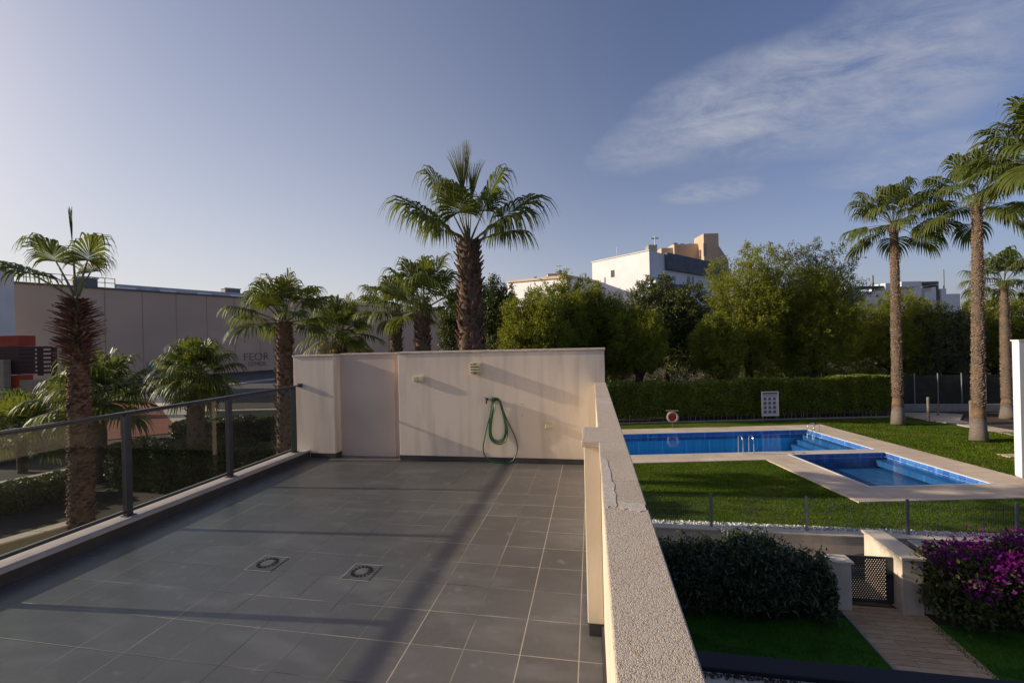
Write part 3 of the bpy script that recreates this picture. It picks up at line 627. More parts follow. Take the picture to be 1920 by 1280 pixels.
# ------------------------------------------------------------------ floor drains
def drain(cx, cy, label):
    t = thing('floor_drain', label, 'drain', (cx, cy, 0), 'round slotted drains in the terrace floor')
    MB().box(cx - 0.105, cx + 0.105, cy - 0.1, cy + 0.1, -0.01, 0.005).build('plate', 'drainplate', t, bevel=0.002)
    mb = MB(); mb.tube([(cx, cy, 0.0), (cx, cy, 0.009)], 0.043, 24); mb.build('centre_disc', 'drainmid', t)
    sl_ = MB()
    for k in range(16):
        a = 2 * PI * k / 16; r0, r1, h = 0.055, 0.077, 0.0055
        ca, sa = math.cos(a), math.sin(a)
        sl_.prism([(cx + ca * r0 + sa * h, cy + sa * r0 - ca * h), (cx + ca * r1 + sa * h * 1.3, cy + sa * r1 - ca * h * 1.3), (cx + ca * r1 - sa * h * 1.3, cy + sa * r1 + ca * h * 1.3), (cx + ca * r0 - sa * h, cy + sa * r0 + ca * h)], 0.0055, 0.0085)
    sl_.build('slot_ring', 'black', t)
    rim = MB().box(cx - 0.112, cx + 0.112, cy - 0.112, cy - 0.1055, 0.001, 0.004).box(cx - 0.112, cx - 0.1055, cy - 0.105, cy + 0.105, 0.001, 0.004).box(cx - 0.112, cx + 0.112, cy + 0.1005, cy + 0.107, 0.001, 0.004)
    rim.build('grout_edge', 'curbstone', t)
drain(-2.47, 2.96, 'left of the two slotted floor drains, nearer the glass railing')
drain(-1.68, 2.94, 'right of the two slotted floor drains, nearer the parapet')

# ------------------------------------------------------------------ garden (lower level)
struct(MB().sheet([(0.12, 4.0), (22, 4.0), (22, 10.95), (0.12, 10.6)], G).build('garden_lawn', 'lawn2'))
pw = [onz(*p, G)[:2] for p in ((1590, 1146), (1690, 1270), (1880, 1290), (1733, 1152))]
pathpoly = [(5.38, 11.2), (5.33, 4.2), (6.76, 4.2), (7.06, 11.0), (6.62, 11.2)]
struct(MB().sheet(pathpoly, G + 0.012).build('garden_path', 'woodpath'))
ke = MB().box(5.325, 5.365, 4.2, 10.9, G, G + 0.03).box(6.77, 6.81, 4.2, 8.0, G, G + 0.03)
struct(ke.build('path_edging', 'curbstone'))
lpier = thing('gate_pillar', 'beige pillar left of the dark garden gate, beside the dark shrub hedge', 'pillar', (5.39, 11.0, G), 'pillars either side of the garden gate')
MB().box(5.17, 5.60, 10.98, 11.22, G, G + 1.06).build('shaft', 'cream', lpier, bevel=0.006)
MB().box(5.13, 5.64, 10.93, 11.30, G + 1.062, G + 1.11).build('cap', 'cream', lpier, bevel=0.006)
rpier = thing('gate_pillar', 'deep beige pillar with a pale cap right of the garden gate, beside the bougainvillea', 'pillar', (6.85, 11.0, G), 'pillars either side of the garden gate')
MB().box(6.62, 7.03, 11.02, 12.4, G, G + 1.20).build('shaft', 'cream', rpier, bevel=0.006)
MB().box(6.58, 7.08, 10.97, 12.45, G + 1.202, G + 1.26).build('cap', 'cream', rpier, bevel=0.006)
gt = thing('garden_gate', 'dark metal garden gate with a diamond lattice between two beige pillars', 'gate', (6.1, 11.3, G))
gx0, gx1, gy, gz0, gz1 = 5.62, 6.61, 11.30, G + 0.05, G + 1.10
MB().box(gx0, gx0 + 0.05, gy, gy + 0.04, gz0, gz1).box(gx1 - 0.13, gx1, gy, gy + 0.04, gz0, gz1).box(gx0 + 0.05, gx1 - 0.13, gy, gy + 0.04, gz0, gz0 + 0.05).box(gx0 + 0.05, gx1 - 0.13, gy, gy + 0.04, gz1 - 0.05, gz1).build('frame', 'metal', gt)
lat = MB(); X0, X1, Z0, Z1 = gx0 + 0.05, gx1 - 0.13, gz0 + 0.05, gz1 - 0.05; sp_ = 0.075
for sgn in (1, -1):
    k = -40
    for k in range(-30, 60):
        # line z = Z0 + sgn*1.7*(x - xk)
        xk = X0 + k * sp_ * 0.7; pts = []
        for x in (X0, X1):
            z = Z0 + sgn * 1.7 * (x - xk)
            if Z0 <= z <= Z1: pts.append((x, z))
        for z in (Z0, Z1):
            x = xk + (z - Z0) / (sgn * 1.7)
            if X0 < x < X1: pts.append((x, z))
        if len(pts) >= 2 and abs(pts[0][0] - pts[1][0]) > 0.01:
            yb = gy + (0.016 if sgn > 0 else 0.024)
            lat.tube([(pts[0][0], yb, pts[0][1]), (pts[1][0], yb, pts[1][1])], 0.015, 4, False)
lat.build('lattice', 'metal', gt)
MB().box(gx1 - 0.11, gx1 - 0.03, gy - 0.03, gy - 0.002, G + 0.62, G + 0.72).build('latch', 'black', gt)
MB_w = MB().box(5.0, 7.4, 11.4, 13.1, G - 0.01, G + 0.01)
struct(MB_w.build('gate_landing', 'concrete'))
gw = thing('garden_boundary_wall', 'low rendered wall behind the dark shrub hedge of the garden', 'wall', (2.5, 11.1, G))
MB().box(0.12, 5.12, 11.08, 11.22, G, G + 0.62).build('wall_panel', 'cream', gw)
gw2 = thing('garden_boundary_wall', 'low rendered wall half hidden behind the bougainvillea', 'wall', (11, 11.2, G))
MB().box(7.10, 18.0, 11.10, 11.24, G, G + 0.62).build('wall_panel', 'cream', gw2)
mbx = thing('letter_box', 'dark letter box standing on the wall by the right gate pillar', 'letter box', (7.25, 11.6, G + 1.0))
MB().box(7.12, 7.62, 11.3, 11.6, G + 1.08, G + 1.38).build('box', 'metal', mbx, bevel=0.01)
MB().box(7.10, 7.64, 11.28, 11.62, G + 1.382, G + 1.41).build('lid', 'galv', mbx)
MB().box(7.3, 7.4, 11.4, 11.5, G + 0.63, G + 1.079).build('stand', 'metal', mbx)

rw = thing('retaining_wall', 'cream retaining wall with pale coping below the pool lawn fence', 'wall', (6, 13.2, G))
MB().prism([(-1, 13.13), (8, 13.24), (22, 13.55), (22, 13.75), (8, 13.44), (-1, 13.33)], G, P + 0.035).build('wall_panel', 'cream', rw)
MB().prism([(-1, 13.09), (8, 13.20), (22, 13.51), (22, 13.79), (8, 13.48), (-1, 13.37)], P + 0.037, P + 0.075).build('coping', 'cream', rw)
gr = MB().prism([(-1, 13.38), (8, 13.49), (22, 13.80), (22, 14.12), (8, 13.83), (-1, 13.72)], P - 0.01, P + 0.02).build('gravel_strip', 'gravelm')
struct(gr)
rngp = np.random.default_rng(11); n = 3500
gxp = rngp.uniform(0.5, 18, n); gyp = 13.50 + 0.0122 * (gxp + 1) + np.where(gxp > 8, (gxp - 8) * 0.01, 0) + rngp.uniform(-0.08, 0.25, n)
gq = cards(np.stack([gxp, gyp, np.full(n, P + 0.035)], 1), 0.06, 0.055, rngp)
tag(quadmesh('white_pebbles', gq, 'rim', None), kind='stuff')

# fence on the retaining wall
fn = thing('pool_fence', 'thin wire mesh fence with grey posts on the retaining wall in front of the lawn', 'fence', (6, 13.5, P + 0.075))
fp = [(-0.5, 13.28)] + [(0.8, 13.33), (3.26, 13.36), (5.75, 13.39), (8.23, 13.44), (10.75, 13.50), (13.25, 13.56), (15.75, 13.62), (18.2, 13.67)]
for (x, y) in fp[1:]:
    MB().box(x - 0.03, x + 0.03, y - 0.02, y + 0.02, P + 0.077, P + 1.03).build('post', 'galv', fn)
for (a, b) in zip(fp[:-1], fp[1:]):
    m_ = MB(); L = b[0] - a[0]; k = int(L / 0.055)
    for i in range(1, k):
        t = i / k; m_.tube([(a[0] + L * t, a[1] + (b[1] - a[1]) * t, P + 0.12), (a[0] + L * t, a[1] + (b[1] - a[1]) * t, P + 0.98)], 0.0028, 3, False)
    for z in (0.14, 0.35, 0.56, 0.77, 0.96):
        m_.tube([(a[0] + 0.03, a[1], P + z), (b[0] - 0.03, b[1], P + z)], 0.003, 3, False)
    m_.build('mesh_panel', 'galv', fn)

# ------------------------------------------------------------------ pool lawn, deck, pools
lawnpoly = [(-1, 13.71), (8, 13.82), (22, 14.1)] + [uv(33, 14), uv(33, 21.2), uv(24.2, 24.5), uv(25.2, 28.2), uv(0.5, 28.2), (-6.5, 27.0)]
DZ = P + 0.05
def rect(u0, u1, v0, v1): return [uv(u0, v0), uv(u1, v0), uv(u1, v1), uv(u0, v1)]
U0_, U1_ = -3.0, 18.72
# lawn built round the deck so that nothing overlaps
lawn = MB()
lawn.sheet([uv(-3.5, 28.3), uv(-3.5, 26.46), uv(18.73, 26.46), uv(18.73, 28.3)], P + 0.012)
lawn.sheet([uv(18.73, 14.15), uv(40, 10.5), uv(40, 20.2), uv(32, 21.8), uv(26, 24.6), uv(25.4, 28.3), uv(18.73, 28.3)], P + 0.012)
lawn.sheet([(-1.2, 13.70), (8, 13.82), (22, 14.1), uv(24, 10), uv(18.73, 14.13), uv(11.18, 14.13), uv(11.18, 19.22), uv(-3.5, 19.22)], P + 0.012)
struct(lawn.build('lawn', 'lawn'))
dk = MB()
for r in ((U0_, U1_, 25.10, 26.45), (U0_, 12.67, 19.23, 20.46), (12.67, 17.02, 19.93, 20.46), (17.02, U1_, 14.14, 25.10), (11.19, 12.67, 14.14, 19.23), (12.67, 17.02, 14.14, 15.49), (U0_, 5.0 - 8, 20.46, 25.10)):
    if r[1] > r[0]: dk.prism(rect(*r), P - 0.3, DZ)
struct(dk.build('pool_deck', 'stone'))
def pool(name, label, u0, u1, v0, v1, depth, wl_, tile='pooltile'):
    c = uv((u0 + u1) / 2, (v0 + v1) / 2); t = thing(name, label, 'swimming pool', (c[0], c[1], P))
    b = MB(); q = rect(u0, u1, v0, v1); zb = P - depth
    b.add([(p[0], p[1], zb) for p in q] + [(p[0], p[1], wl_ - 0.32) for p in q], [(0, 1, 2, 3), (0, 4, 5, 1), (1, 5, 6, 2), (2, 6, 7, 3), (3, 7, 4, 0)])
    b.build('basin', tile, t)
    b = MB(); b.add([(p[0], p[1], wl_ - 0.32) for p in q] + [(p[0], p[1], DZ - 0.012) for p in q], [(0, 4, 5, 1), (1, 5, 6, 2), (2, 6, 7, 3), (3, 7, 4, 0)])
    b.build('tile_band', 'pooldark', t)
    e = 0.07; r = MB()
    for rr in ((u0 - e, u1 + e, v0 - e, v0 + 0.02), (u0 - e, u1 + e, v1 - 0.02, v1 + e), (u0 - e, u0 + 0.02, v0 + 0.02, v1 - 0.02), (u1 - 0.02, u1 + e, v0 + 0.02, v1 - 0.02)):
        r.prism(rect(*rr), DZ - 0.01, DZ + 0.012)
    r.build('rim', 'rim', t)
    return t
mp_ = pool('swimming_pool', 'large rectangular blue swimming pool in front of the clipped hedge', -2.9, 16.99, 20.47, 25.09, 1.25, P - 0.06)
st = MB()
for k in range(3): st.prism(rect(16.99 - 0.38 * (k + 1), 16.99 - 0.38 * k - 0.005, 20.6, 24.95), P - 1.4, P - 0.22 - 0.24 * k)
st.build('steps', 'kidtile', mp_)
kp_ = pool('swimming_pool', 'small square blue paddling pool nearer the garden fence', 12.68, 17.01, 15.50, 19.92, 0.6, P - 0.05, 'kidtile')
st = MB().prism(rect(16.5, 17.005, 15.6, 19.8), P - 0.5, P - 0.25).build('steps', 'kidtile', kp_)
wat = MB().sheet(rect(-2.9, 16.99, 20.47, 25.09), P - 0.06).sheet(rect(12.68, 17.01, 15.50, 19.92), P - 0.05)
struct(wat.build('pool_water', 'water'))
def ladder(u, v, sgn, label):
    b = uv(u, v); t = thing('pool_ladder', label, 'ladder', (b[0], b[1], DZ), 'steel pool ladders')
    for s in (-0.25, 0.25):
        pts = [uv(u + s, v) + (DZ,)] + [uv(u + s, v + sgn * dv) + (DZ + dz,) for dv, dz in ((0.0, 0.55), (0.06, 0.72), (0.2, 0.80), (0.36, 0.74), (0.42, 0.55), (0.42, -0.8))]
        MB().tube(catmull(pts, 4), 0.021, 8).build('handrail', 'steel', t, smooth=True)
    for z in (-0.15, -0.4, -0.65):
        MB().tube([uv(u - 0.25, v + sgn * 0.42) + (DZ + z,), uv(u + 0.25, v + sgn * 0.42) + (DZ + z,)], 0.02, 6).build('rung', 'steel', t)
ladder(10.95, 20.25, 1, 'steel pool ladder at the near long edge of the large pool')
def ladder2(u, v, label):
    b = uv(u, v); t = thing('pool_ladder', label, 'ladder', (b[0], b[1], DZ), 'steel pool ladders')
    for s in (-0.22, 0.22):
        pts = [uv(u + 0.15, v + s) + (DZ,), uv(u + 0.15, v + s) + (DZ + 0.36,), uv(u + 0.06, v + s) + (DZ + 0.44,), uv(u - 0.1, v + s) + (DZ + 0.38,), uv(u - 0.22, v + s) + (DZ + 0.2,), uv(u - 0.24, v + s) + (DZ - 0.5,)]
        MB().tube(catmull(pts, 4), 0.02, 8).build('handrail', 'steel', t, smooth=True)
ladder2(17.0, 24.55, 'steel handrail over the steps at the far corner of the large pool')

bo = uv(9.87, 26.75)
bt = thing('lifebuoy_stand', 'faded red lifebuoy on a low post behind the large pool', 'lifebuoy', (bo[0], bo[1], P))
cx_, cy_ = bo
MB().box(cx_ - 0.03, cx_ + 0.03, cy_ + 0.06, cy_ + 0.11, P, P + 1.02).build('post', 'timber', bt)
MB().box(cx_ - 0.36, cx_ + 0.36, cy_ - 0.05, cy_ + 0.13, P + 1.021, P + 1.06).build('top_plate', 'timber', bt)
MB().box(cx_ - 0.14, cx_ + 0.14, cy_ + 0.03, cy_ + 0.058, P + 0.45, P + 0.85).build('back_plate', 'redpaint', bt)
tv = MB(); ring = [(cx_ + 0.285 * math.cos(a), cy_, P + 0.66 + 0.285 * math.sin(a)) for a in np.linspace(0, 2 * PI, 33)]
tv.tube(ring, 0.075, 10, False); tv.build('ring', 'buoy', bt, smooth=True)

# pool rules sign in front of the hedge
sa = uv(16.35, 28.0); sb = uv(17.55, 28.0)
sg = thing('pool_rules_sign', 'upright white pool rules sign with rows of grey pictograms in front of the hedge', 'sign', (sa[0], sa[1], P))
zc0 = float(dep(1443, 779.5, 1)[2])
Dsg = float((np.array([(sa[0] + sb[0]) / 2, (sa[1] + sb[1]) / 2, 0]) - CAM) @ Fw)
zt = float(dep(1443, 733.5, Dsg)[2]); zb = float(dep(1443, 779.5, Dsg)[2])
hw = 16.0 * Dsg / FPX
cen = dep(1443.5, 757, Dsg); su, sv = float(cen[:2] @ cu), float(cen[:2] @ cv)
def spl(u0, u1, z0, z1, off, th=0.006):
    return rect(su + u0, su + u1, sv - off - th, sv - off), z0, z1
m_ = MB(); m_.prism(*spl(-hw, hw, zb, zt, 0.0, 0.02)); m_.build('board', 'signwhite', sg)
m_ = MB()
for q in ((-hw, -hw + 0.05, zb, zt), (hw - 0.05, hw, zb, zt), (-hw + 0.052, hw - 0.052, zt - 0.06, zt), (-hw + 0.052, hw - 0.052, zb, zb + 0.05)): m_.prism(*spl(*q, 0.022, 0.02))
m_.build('frame', 'offwhite', sg)
m_ = MB(); m_.prism(*spl(-hw + 0.06, hw - 0.06, zt - 0.14, zt - 0.065, 0.022, 0.004)); m_.build('header_bar', 'signdark', sg)
m_ = MB(); m_.prism(*spl(-hw + 0.08, hw - 0.08, zt - 0.24, zt - 0.165, 0.022, 0.003)); m_.prism(*spl(-hw + 0.14, hw - 0.12, zt - 0.31, zt - 0.27, 0.022, 0.003)); m_.build('heading', 'signgrey', sg)
hh = (zt - 0.36) - (zb + 0.1); rs = random.Random(4)
for r_ in range(4):
    for c_ in range(3):
        wu = (2 * hw - 0.2) / 3; u0 = -hw + 0.12 + c_ * wu; z1 = zt - 0.36 - r_ * hh / 4
        m_ = MB(); m_.prism(*spl(u0, u0 + wu * 0.72, z1 - hh / 4 * 0.8, z1, 0.022, 0.003)); pc = m_.build('pictogram', 'signgrey', sg)
        uu = u0 + wu * 0.36; zz = z1 - hh / 4 * 0.4
        m_ = MB(); m_.prism(*spl(uu - 0.03, uu + 0.03, zz + 0.03, zz + 0.08, 0.026, 0.003)).prism(*spl(uu - 0.05 - rs.random() * 0.03, uu + 0.05 + rs.random() * 0.03, zz - 0.06, zz + 0.022, 0.026, 0.003))
        m_.build('figure', 'signdark', pc)
m_ = MB()
for s in (-hw + 0.08, hw - 0.12): m_.prism(rect(su + s, su + s + 0.05, sv + 0.004, sv + 0.05), P, zt - 0.05)
m_.build('leg', 'galv', sg)

# ------------------------------------------------------------------ hedges and shrubs
def hedge(name, label, pts, h0, h1, thick, n, seed, material='hedge', L=0.11, W=0.06, z=P, cat='hedge', rough=0.06, gap=0.0, group=None):
    rng = np.random.default_rng(seed); a, b = np.array(pts[0]), np.array(pts[1]); ln = np.linalg.norm(b - a); d = (b - a) / ln; nn = np.array([-d[1], d[0]])
    t = thing(name, label, cat, (*((a + b) / 2), z), group)
    core = MB()
    k = max(4, int(ln / 0.8)); hfun = lambda s: h0 + (h1 - h0) * s + 0.06 * math.sin(s * 23 + seed) + 0.04 * math.sin(s * 57)
    for i in range(k):
        s0, s1 = i / k, (i + 1) / k; p0 = a + d * ln * s0 + nn * thick * 0.25; p1 = a + d * ln * s1 + nn * thick * 0.25
        q = nn * thick * 0.5; hh_ = min(hfun(s0), hfun(s1)) - 0.22
        core.prism([tuple(p0), tuple(p1), tuple(p1 + q), tuple(p0 + q)], z + gap, z + hh_)
    core.build('inner_branches', 'bark', t)
    m1 = int(n * 0.68); m2 = int(n * 0.24); m3 = n - m1 - m2
    s = rng.uniform(0, 1, n); hf = h0 + (h1 - h0) * s + 0.06 * np.sin(s * 23 + seed) + 0.04 * np.sin(s * 57)
    y = np.empty(n); zz = np.empty(n)
    bulge = rough * (np.sin(s * ln * 2.1 + seed) + np.sin(s * ln * 5.3))
    y[:m1] = np.abs(rng.normal(0, 0.10, m1)) + bulge[:m1]; zz[:m1] = gap + rng.uniform(0, 1, m1) ** 0.9 * (hf[:m1] - gap)
    y[:m1] += rough * np.sin(zz[:m1] * 5 + s[:m1] * ln * 1.7)
    y[m1:m1 + m2] = rng.uniform(0, thick, m2); zz[m1:m1 + m2] = hf[m1:m1 + m2] - np.abs(rng.normal(0, 0.05, m2)) + 0.04 + 0.04 * np.sin(s[m1:m1 + m2] * ln * 3.1)
    y[m1 + m2:] = thick; zz[m1 + m2:] = rng.uniform(0.2, 1, m3) * hf[m1 + m2:]
    Pp = np.stack([a[0] + d[0] * ln * s + nn[0] * y, a[1] + d[1] * ln * s + nn[1] * y, z + zz], 1)
    quadmesh('leaves', cards(Pp, L, W, rng, up=0.4), material, t)
    return t
hg = hedge('clipped_hedge', 'long clipped green hedge behind the large pool', (uv(-3, 28.75), uv(25.2, 28.75)), 2.42, 2.62, 1.1, 60000, 5, 'hedge', 0.12, 0.07, P, 'hedge', 0.05, 0.28)
tk = MB(); rr_ = random.Random(8)
for i in range(95):
    q = uv(-1 + i * 0.275 + rr_.uniform(-.08, .08), 28.85); tk.tube([q + (P - 0.02,), (q[0] + rr_.uniform(-.05, .05), q[1], P + 0.5)], rr_.uniform(0.015, 0.03), 5)
st_ = tk.build('stems', 'nubs', hg); st_['kind'] = 'stuff'
struct(MB().prism(rect(-3, 25.3, 28.31, 28.42), P - 0.05, P + 0.09).build('hedge_kerb', 'concrete'))

def shrubs(name, label, x0, x1, y0, y1, zfun, n, seed, material, L, W, z=G, cat='shrub', low=0.08):
    rng = np.random.default_rng(seed); t = thing(name, label, cat, ((x0 + x1) / 2, (y0 + y1) / 2, z))
    nb = int((x1 - x0) * 8); cs = np.stack([rng.uniform(x0, x1, nb), rng.uniform(y0 + 0.25, y1 - 0.2, nb), np.zeros(nb)], 1)
    tops = np.array([zfun(c[0]) for c in cs]) * rng.uniform(0.78, 1.03, nb)
    nw = n // 9; who = rng.integers(0, nb, nw); hz = rng.uniform(low, 1, nw) ** 0.75
    rad = 0.5 * np.sin(np.clip(hz, 0, 1) * 2.6) + 0.08
    ang = rng.uniform(0, 2 * PI, nw); r = rad * rng.uniform(0.3, 1, nw) ** 0.5
    base = np.stack([cs[who, 0] + r * np.cos(ang), cs[who, 1] + r * np.sin(ang) * 0.8, z + tops[who] * hz], 1)
    Pp = np.repeat(base, 9, 0) + rng.normal(0, 0.07, (nw * 9, 3))
    Pp[:, 0] = np.clip(Pp[:, 0], x0 - 0.35, x1 + 0.05)
    quadmesh('foliage', cards(Pp, L, W, rng, up=1.0), material, t)
    sm = MB(); rr = random.Random(seed)
    for c, tp_ in zip(cs, tops):
        for k in range(3): sm.tube([(c[0], c[1], z), (c[0] + rr.uniform(-.1, .1), c[1] + rr.uniform(-.1, .1), z + tp_ * .4), (c[0] + rr.uniform(-.35, .35), c[1] + rr.uniform(-.2, .2), z + tp_ * .9)], [0.02, 0.014, 0.006], 5)
    sm.build('stems', 'bark', t)
    return t, cs, tops, rng
ztop = lambda x: 1.62 + 0.10 * math.sin(x * 2.3 + 0.5) - max(0, x - 3.6) * 0.16
shrubs('shrub_hedge', 'dark leafy shrub hedge in the shaded garden left of the gate', 0.3, 4.85, 10.15, 11.0, ztop, 42000, 21, 'shrub', 0.13, 0.035)
rngf = np.random.default_rng(9)
bg_, cs_, tops_, _ = shrubs('bougainvillea', 'bougainvillea with magenta flowers spilling over the garden wall right of the gate', 7.15, 14.5, 10.3, 11.4, lambda x: 1.62 + 0.10 * math.sin(x * 3) + min(0.25, max(0, (x - 8.0) * 0.15)), 44000, 33, 'darkleaf', 0.10, 0.05)
nfl = 9000; fx = rngf.uniform(7.2, 14.6, nfl)
cl = rngf.integers(0, 130, nfl); ccx = rngf.uniform(7.15, 14.5, 130); ccy = rngf.uniform(10.2, 11.3, 130)
cc_h = np.array([1.62 + 0.10 * math.sin(x * 3) + min(0.25, max(0, (x - 8.0) * 0.15)) for x in ccx]) * (1.05 - 0.42 * rngf.uniform(0, 1, 130) ** 1.5)
fpnt = np.stack([ccx[cl] + rngf.normal(0, 0.22, nfl), ccy[cl] + rngf.normal(0, 0.14, nfl), G + cc_h[cl] + rngf.normal(0, 0.09, nfl)], 1)
quadmesh('flowers', cards(fpnt, 0.075, 0.065, rngf), 'flower', bg_)

# grass tufts
def tufts(name, region, n, seed, material, L=0.05, W=0.012, z=P):
    rng = np.random.default_rng(seed); pts = region(rng, n)
    Pp = np.concatenate([pts, np.full((len(pts), 1), z + 0.012 + L * 0.3)], 1)
    d = rng.normal(0, 0.45, (len(Pp), 3)); d[:, 2] = 1; d /= np.linalg.norm(d, axis=1)[:, None]
    s = np.cross(d, rng.normal(size=(len(Pp), 3))); s /= np.linalg.norm(s, axis=1)[:, None]
    l = L * rng.uniform(0.5, 1.2, (len(Pp), 1)); a = Pp - d * l * 0.4
    o = quadmesh(name, np.stack([a - s * W * 0.5, a + s * W * 0.5, Pp + d * l * 0.7], 1), material, None, 3); return tag(o, kind='stuff')
def reg_lawn(rng, n):
    uu = rng.uniform(1.2, 19, n); vv = rng.uniform(10, 19.2, n)
    p = np.stack([cu[0] * uu + cv[0] * vv, cu[1] * uu + cv[1] * vv], 1)
    ok = (p[:, 1] > 13.85 + np.clip(p[:, 0], 0, 30) * 0.017) & ((uu < 11.15) | (vv < 14.1)); return p[ok]
tufts('lawn_grass', reg_lawn, 120000, 41, 'blade', 0.06, 0.02, P)
def reg_far(rng, n):
    uu = rng.uniform(18.8, 29, n); vv = rng.uniform(14, 28, n)
    ok = (vv < 24.4 - (uu - 24) * 0.4) | (uu < 24); ok &= vv > 15
    return np.stack([cu[0] * uu + cv[0] * vv, cu[1] * uu + cv[1] * vv], 1)[ok]
tufts('lawn_grass', reg_far, 70000, 42, 'blade', 0.07, 0.03, P)
def reg_gard(rng, n):
    p = np.stack([rng.uniform(1.3, 13, n), rng.uniform(6.5, 10.6, n)], 1); ok = (p[:, 0] < 5.3) | (p[:, 0] > 6.85); return p[ok]
tufts('garden_grass', reg_gard, 70000, 43, 'gblade', 0.04, 0.012, G)

# ------------------------------------------------------------------ right-hand paths and boundary
rp = [onz(*p, P)[:2] for p in ((1692, 779), (1739, 788), (1781, 794), (1925, 822), (1925, 811), (1848, 798), (1800, 788), (1806, 777), (1760, 774), (1692, 773))]
struct(MB().sheet([tuple(p) for p in rp], P + 0.02).build('footpath', 'stone'))
ek = MB()
for a, b in zip(rp[:3], rp[1:4]): ek.wall(a, b, 0.12, P - 0.02, P + 0.06)
struct(ek.build('path_kerb', 'curbstone'))
def seg(pa, pb, z=P): return onz(*pa, z)[:2], onz(*pb, z)[:2]
a, b = seg((1680, 771), (2050, 771))
lw = thing('low_concrete_wall', 'low grey concrete wall under the dark netting fence', 'wall', (*((a + b) / 2), P))
MB().wall(a, b, 0.2, P, P + 0.5).build('wall_panel', 'concrete', lw)
nf = thing('netting_fence', 'tall dark netting fence beyond the right end of the hedge', 'fence', (*((a + b) / 2), P + 0.5))
off = np.array([0.0, 0.5]); ln = np.linalg.norm(b - a); dd = (b - a) / ln
MT['netting'] = mat('dark green netting', (0.030, 0.032, 0.026), 0.9, (0.045, 0.045, 0.035), 3, 5)
MB().wall(a + off, b + off, 0.03, P, P + 2.45).build('netting', 'netting', nf)
for k in range(9):
    q = a + dd * ln * k / 8 + off - np.array([0, 0.08]); MB().tube([(*q, P), (*q, P + 2.6)], 0.035, 8).build('post', 'galv', nf)
for i, (px, py, h, lab) in enumerate(((1741, 790, 1.5, 'slim timber post beside the footpath, between the first two tall palms'), (1821, 800, 1.5, 'slim timber post just left of the second tall palm trunk'), (1759, 779, 0.75, 'short grey post at the paved corner of the footpath'))):
    q = onz(px, py, P); t = thing('timber_post', lab, 'post', (q[0], q[1], P), 'posts by the footpath')
    MB().tube([(q[0], q[1], P), (q[0], q[1], P + h * 0.9)], 0.07, 10).build('shaft', 'timber', t); MB().tube([(q[0], q[1], P + h * 0.9 + 0.002), (q[0], q[1], P + h)], [0.085, 0.06], 10).build('top', 'timber', t)
q = onz(1901, 855, P); tag(MB().prism([(q[0] - .4, q[1] - .35), (q[0] + .9, q[1] - .2), (q[0] + .8, q[1] + .35), (q[0] - .5, q[1] + .2)], P, P + 0.05).build('stepping_stone', 'stone'), 'pale flat stone slab in the lawn near the white wall', 'paving slab')
nb = thing('neighbour_house', 'white wall end of the neighbouring house cut off by the right edge', 'house', (15.6, 19.2, P))
q0 = onz(1916.5, 897, P)
MB().box(q0[0], q0[0] + 5, q0[1], q0[1] + 0.28, P, 1.22).build('wall', 'white', nb, bevel=0.01)
MB().box(q0[0] - 0.03, q0[0] + 5, q0[1] - 0.03, q0[1] + 0.31, 1.222, 1.27).build('coping', 'offwhite', nb)

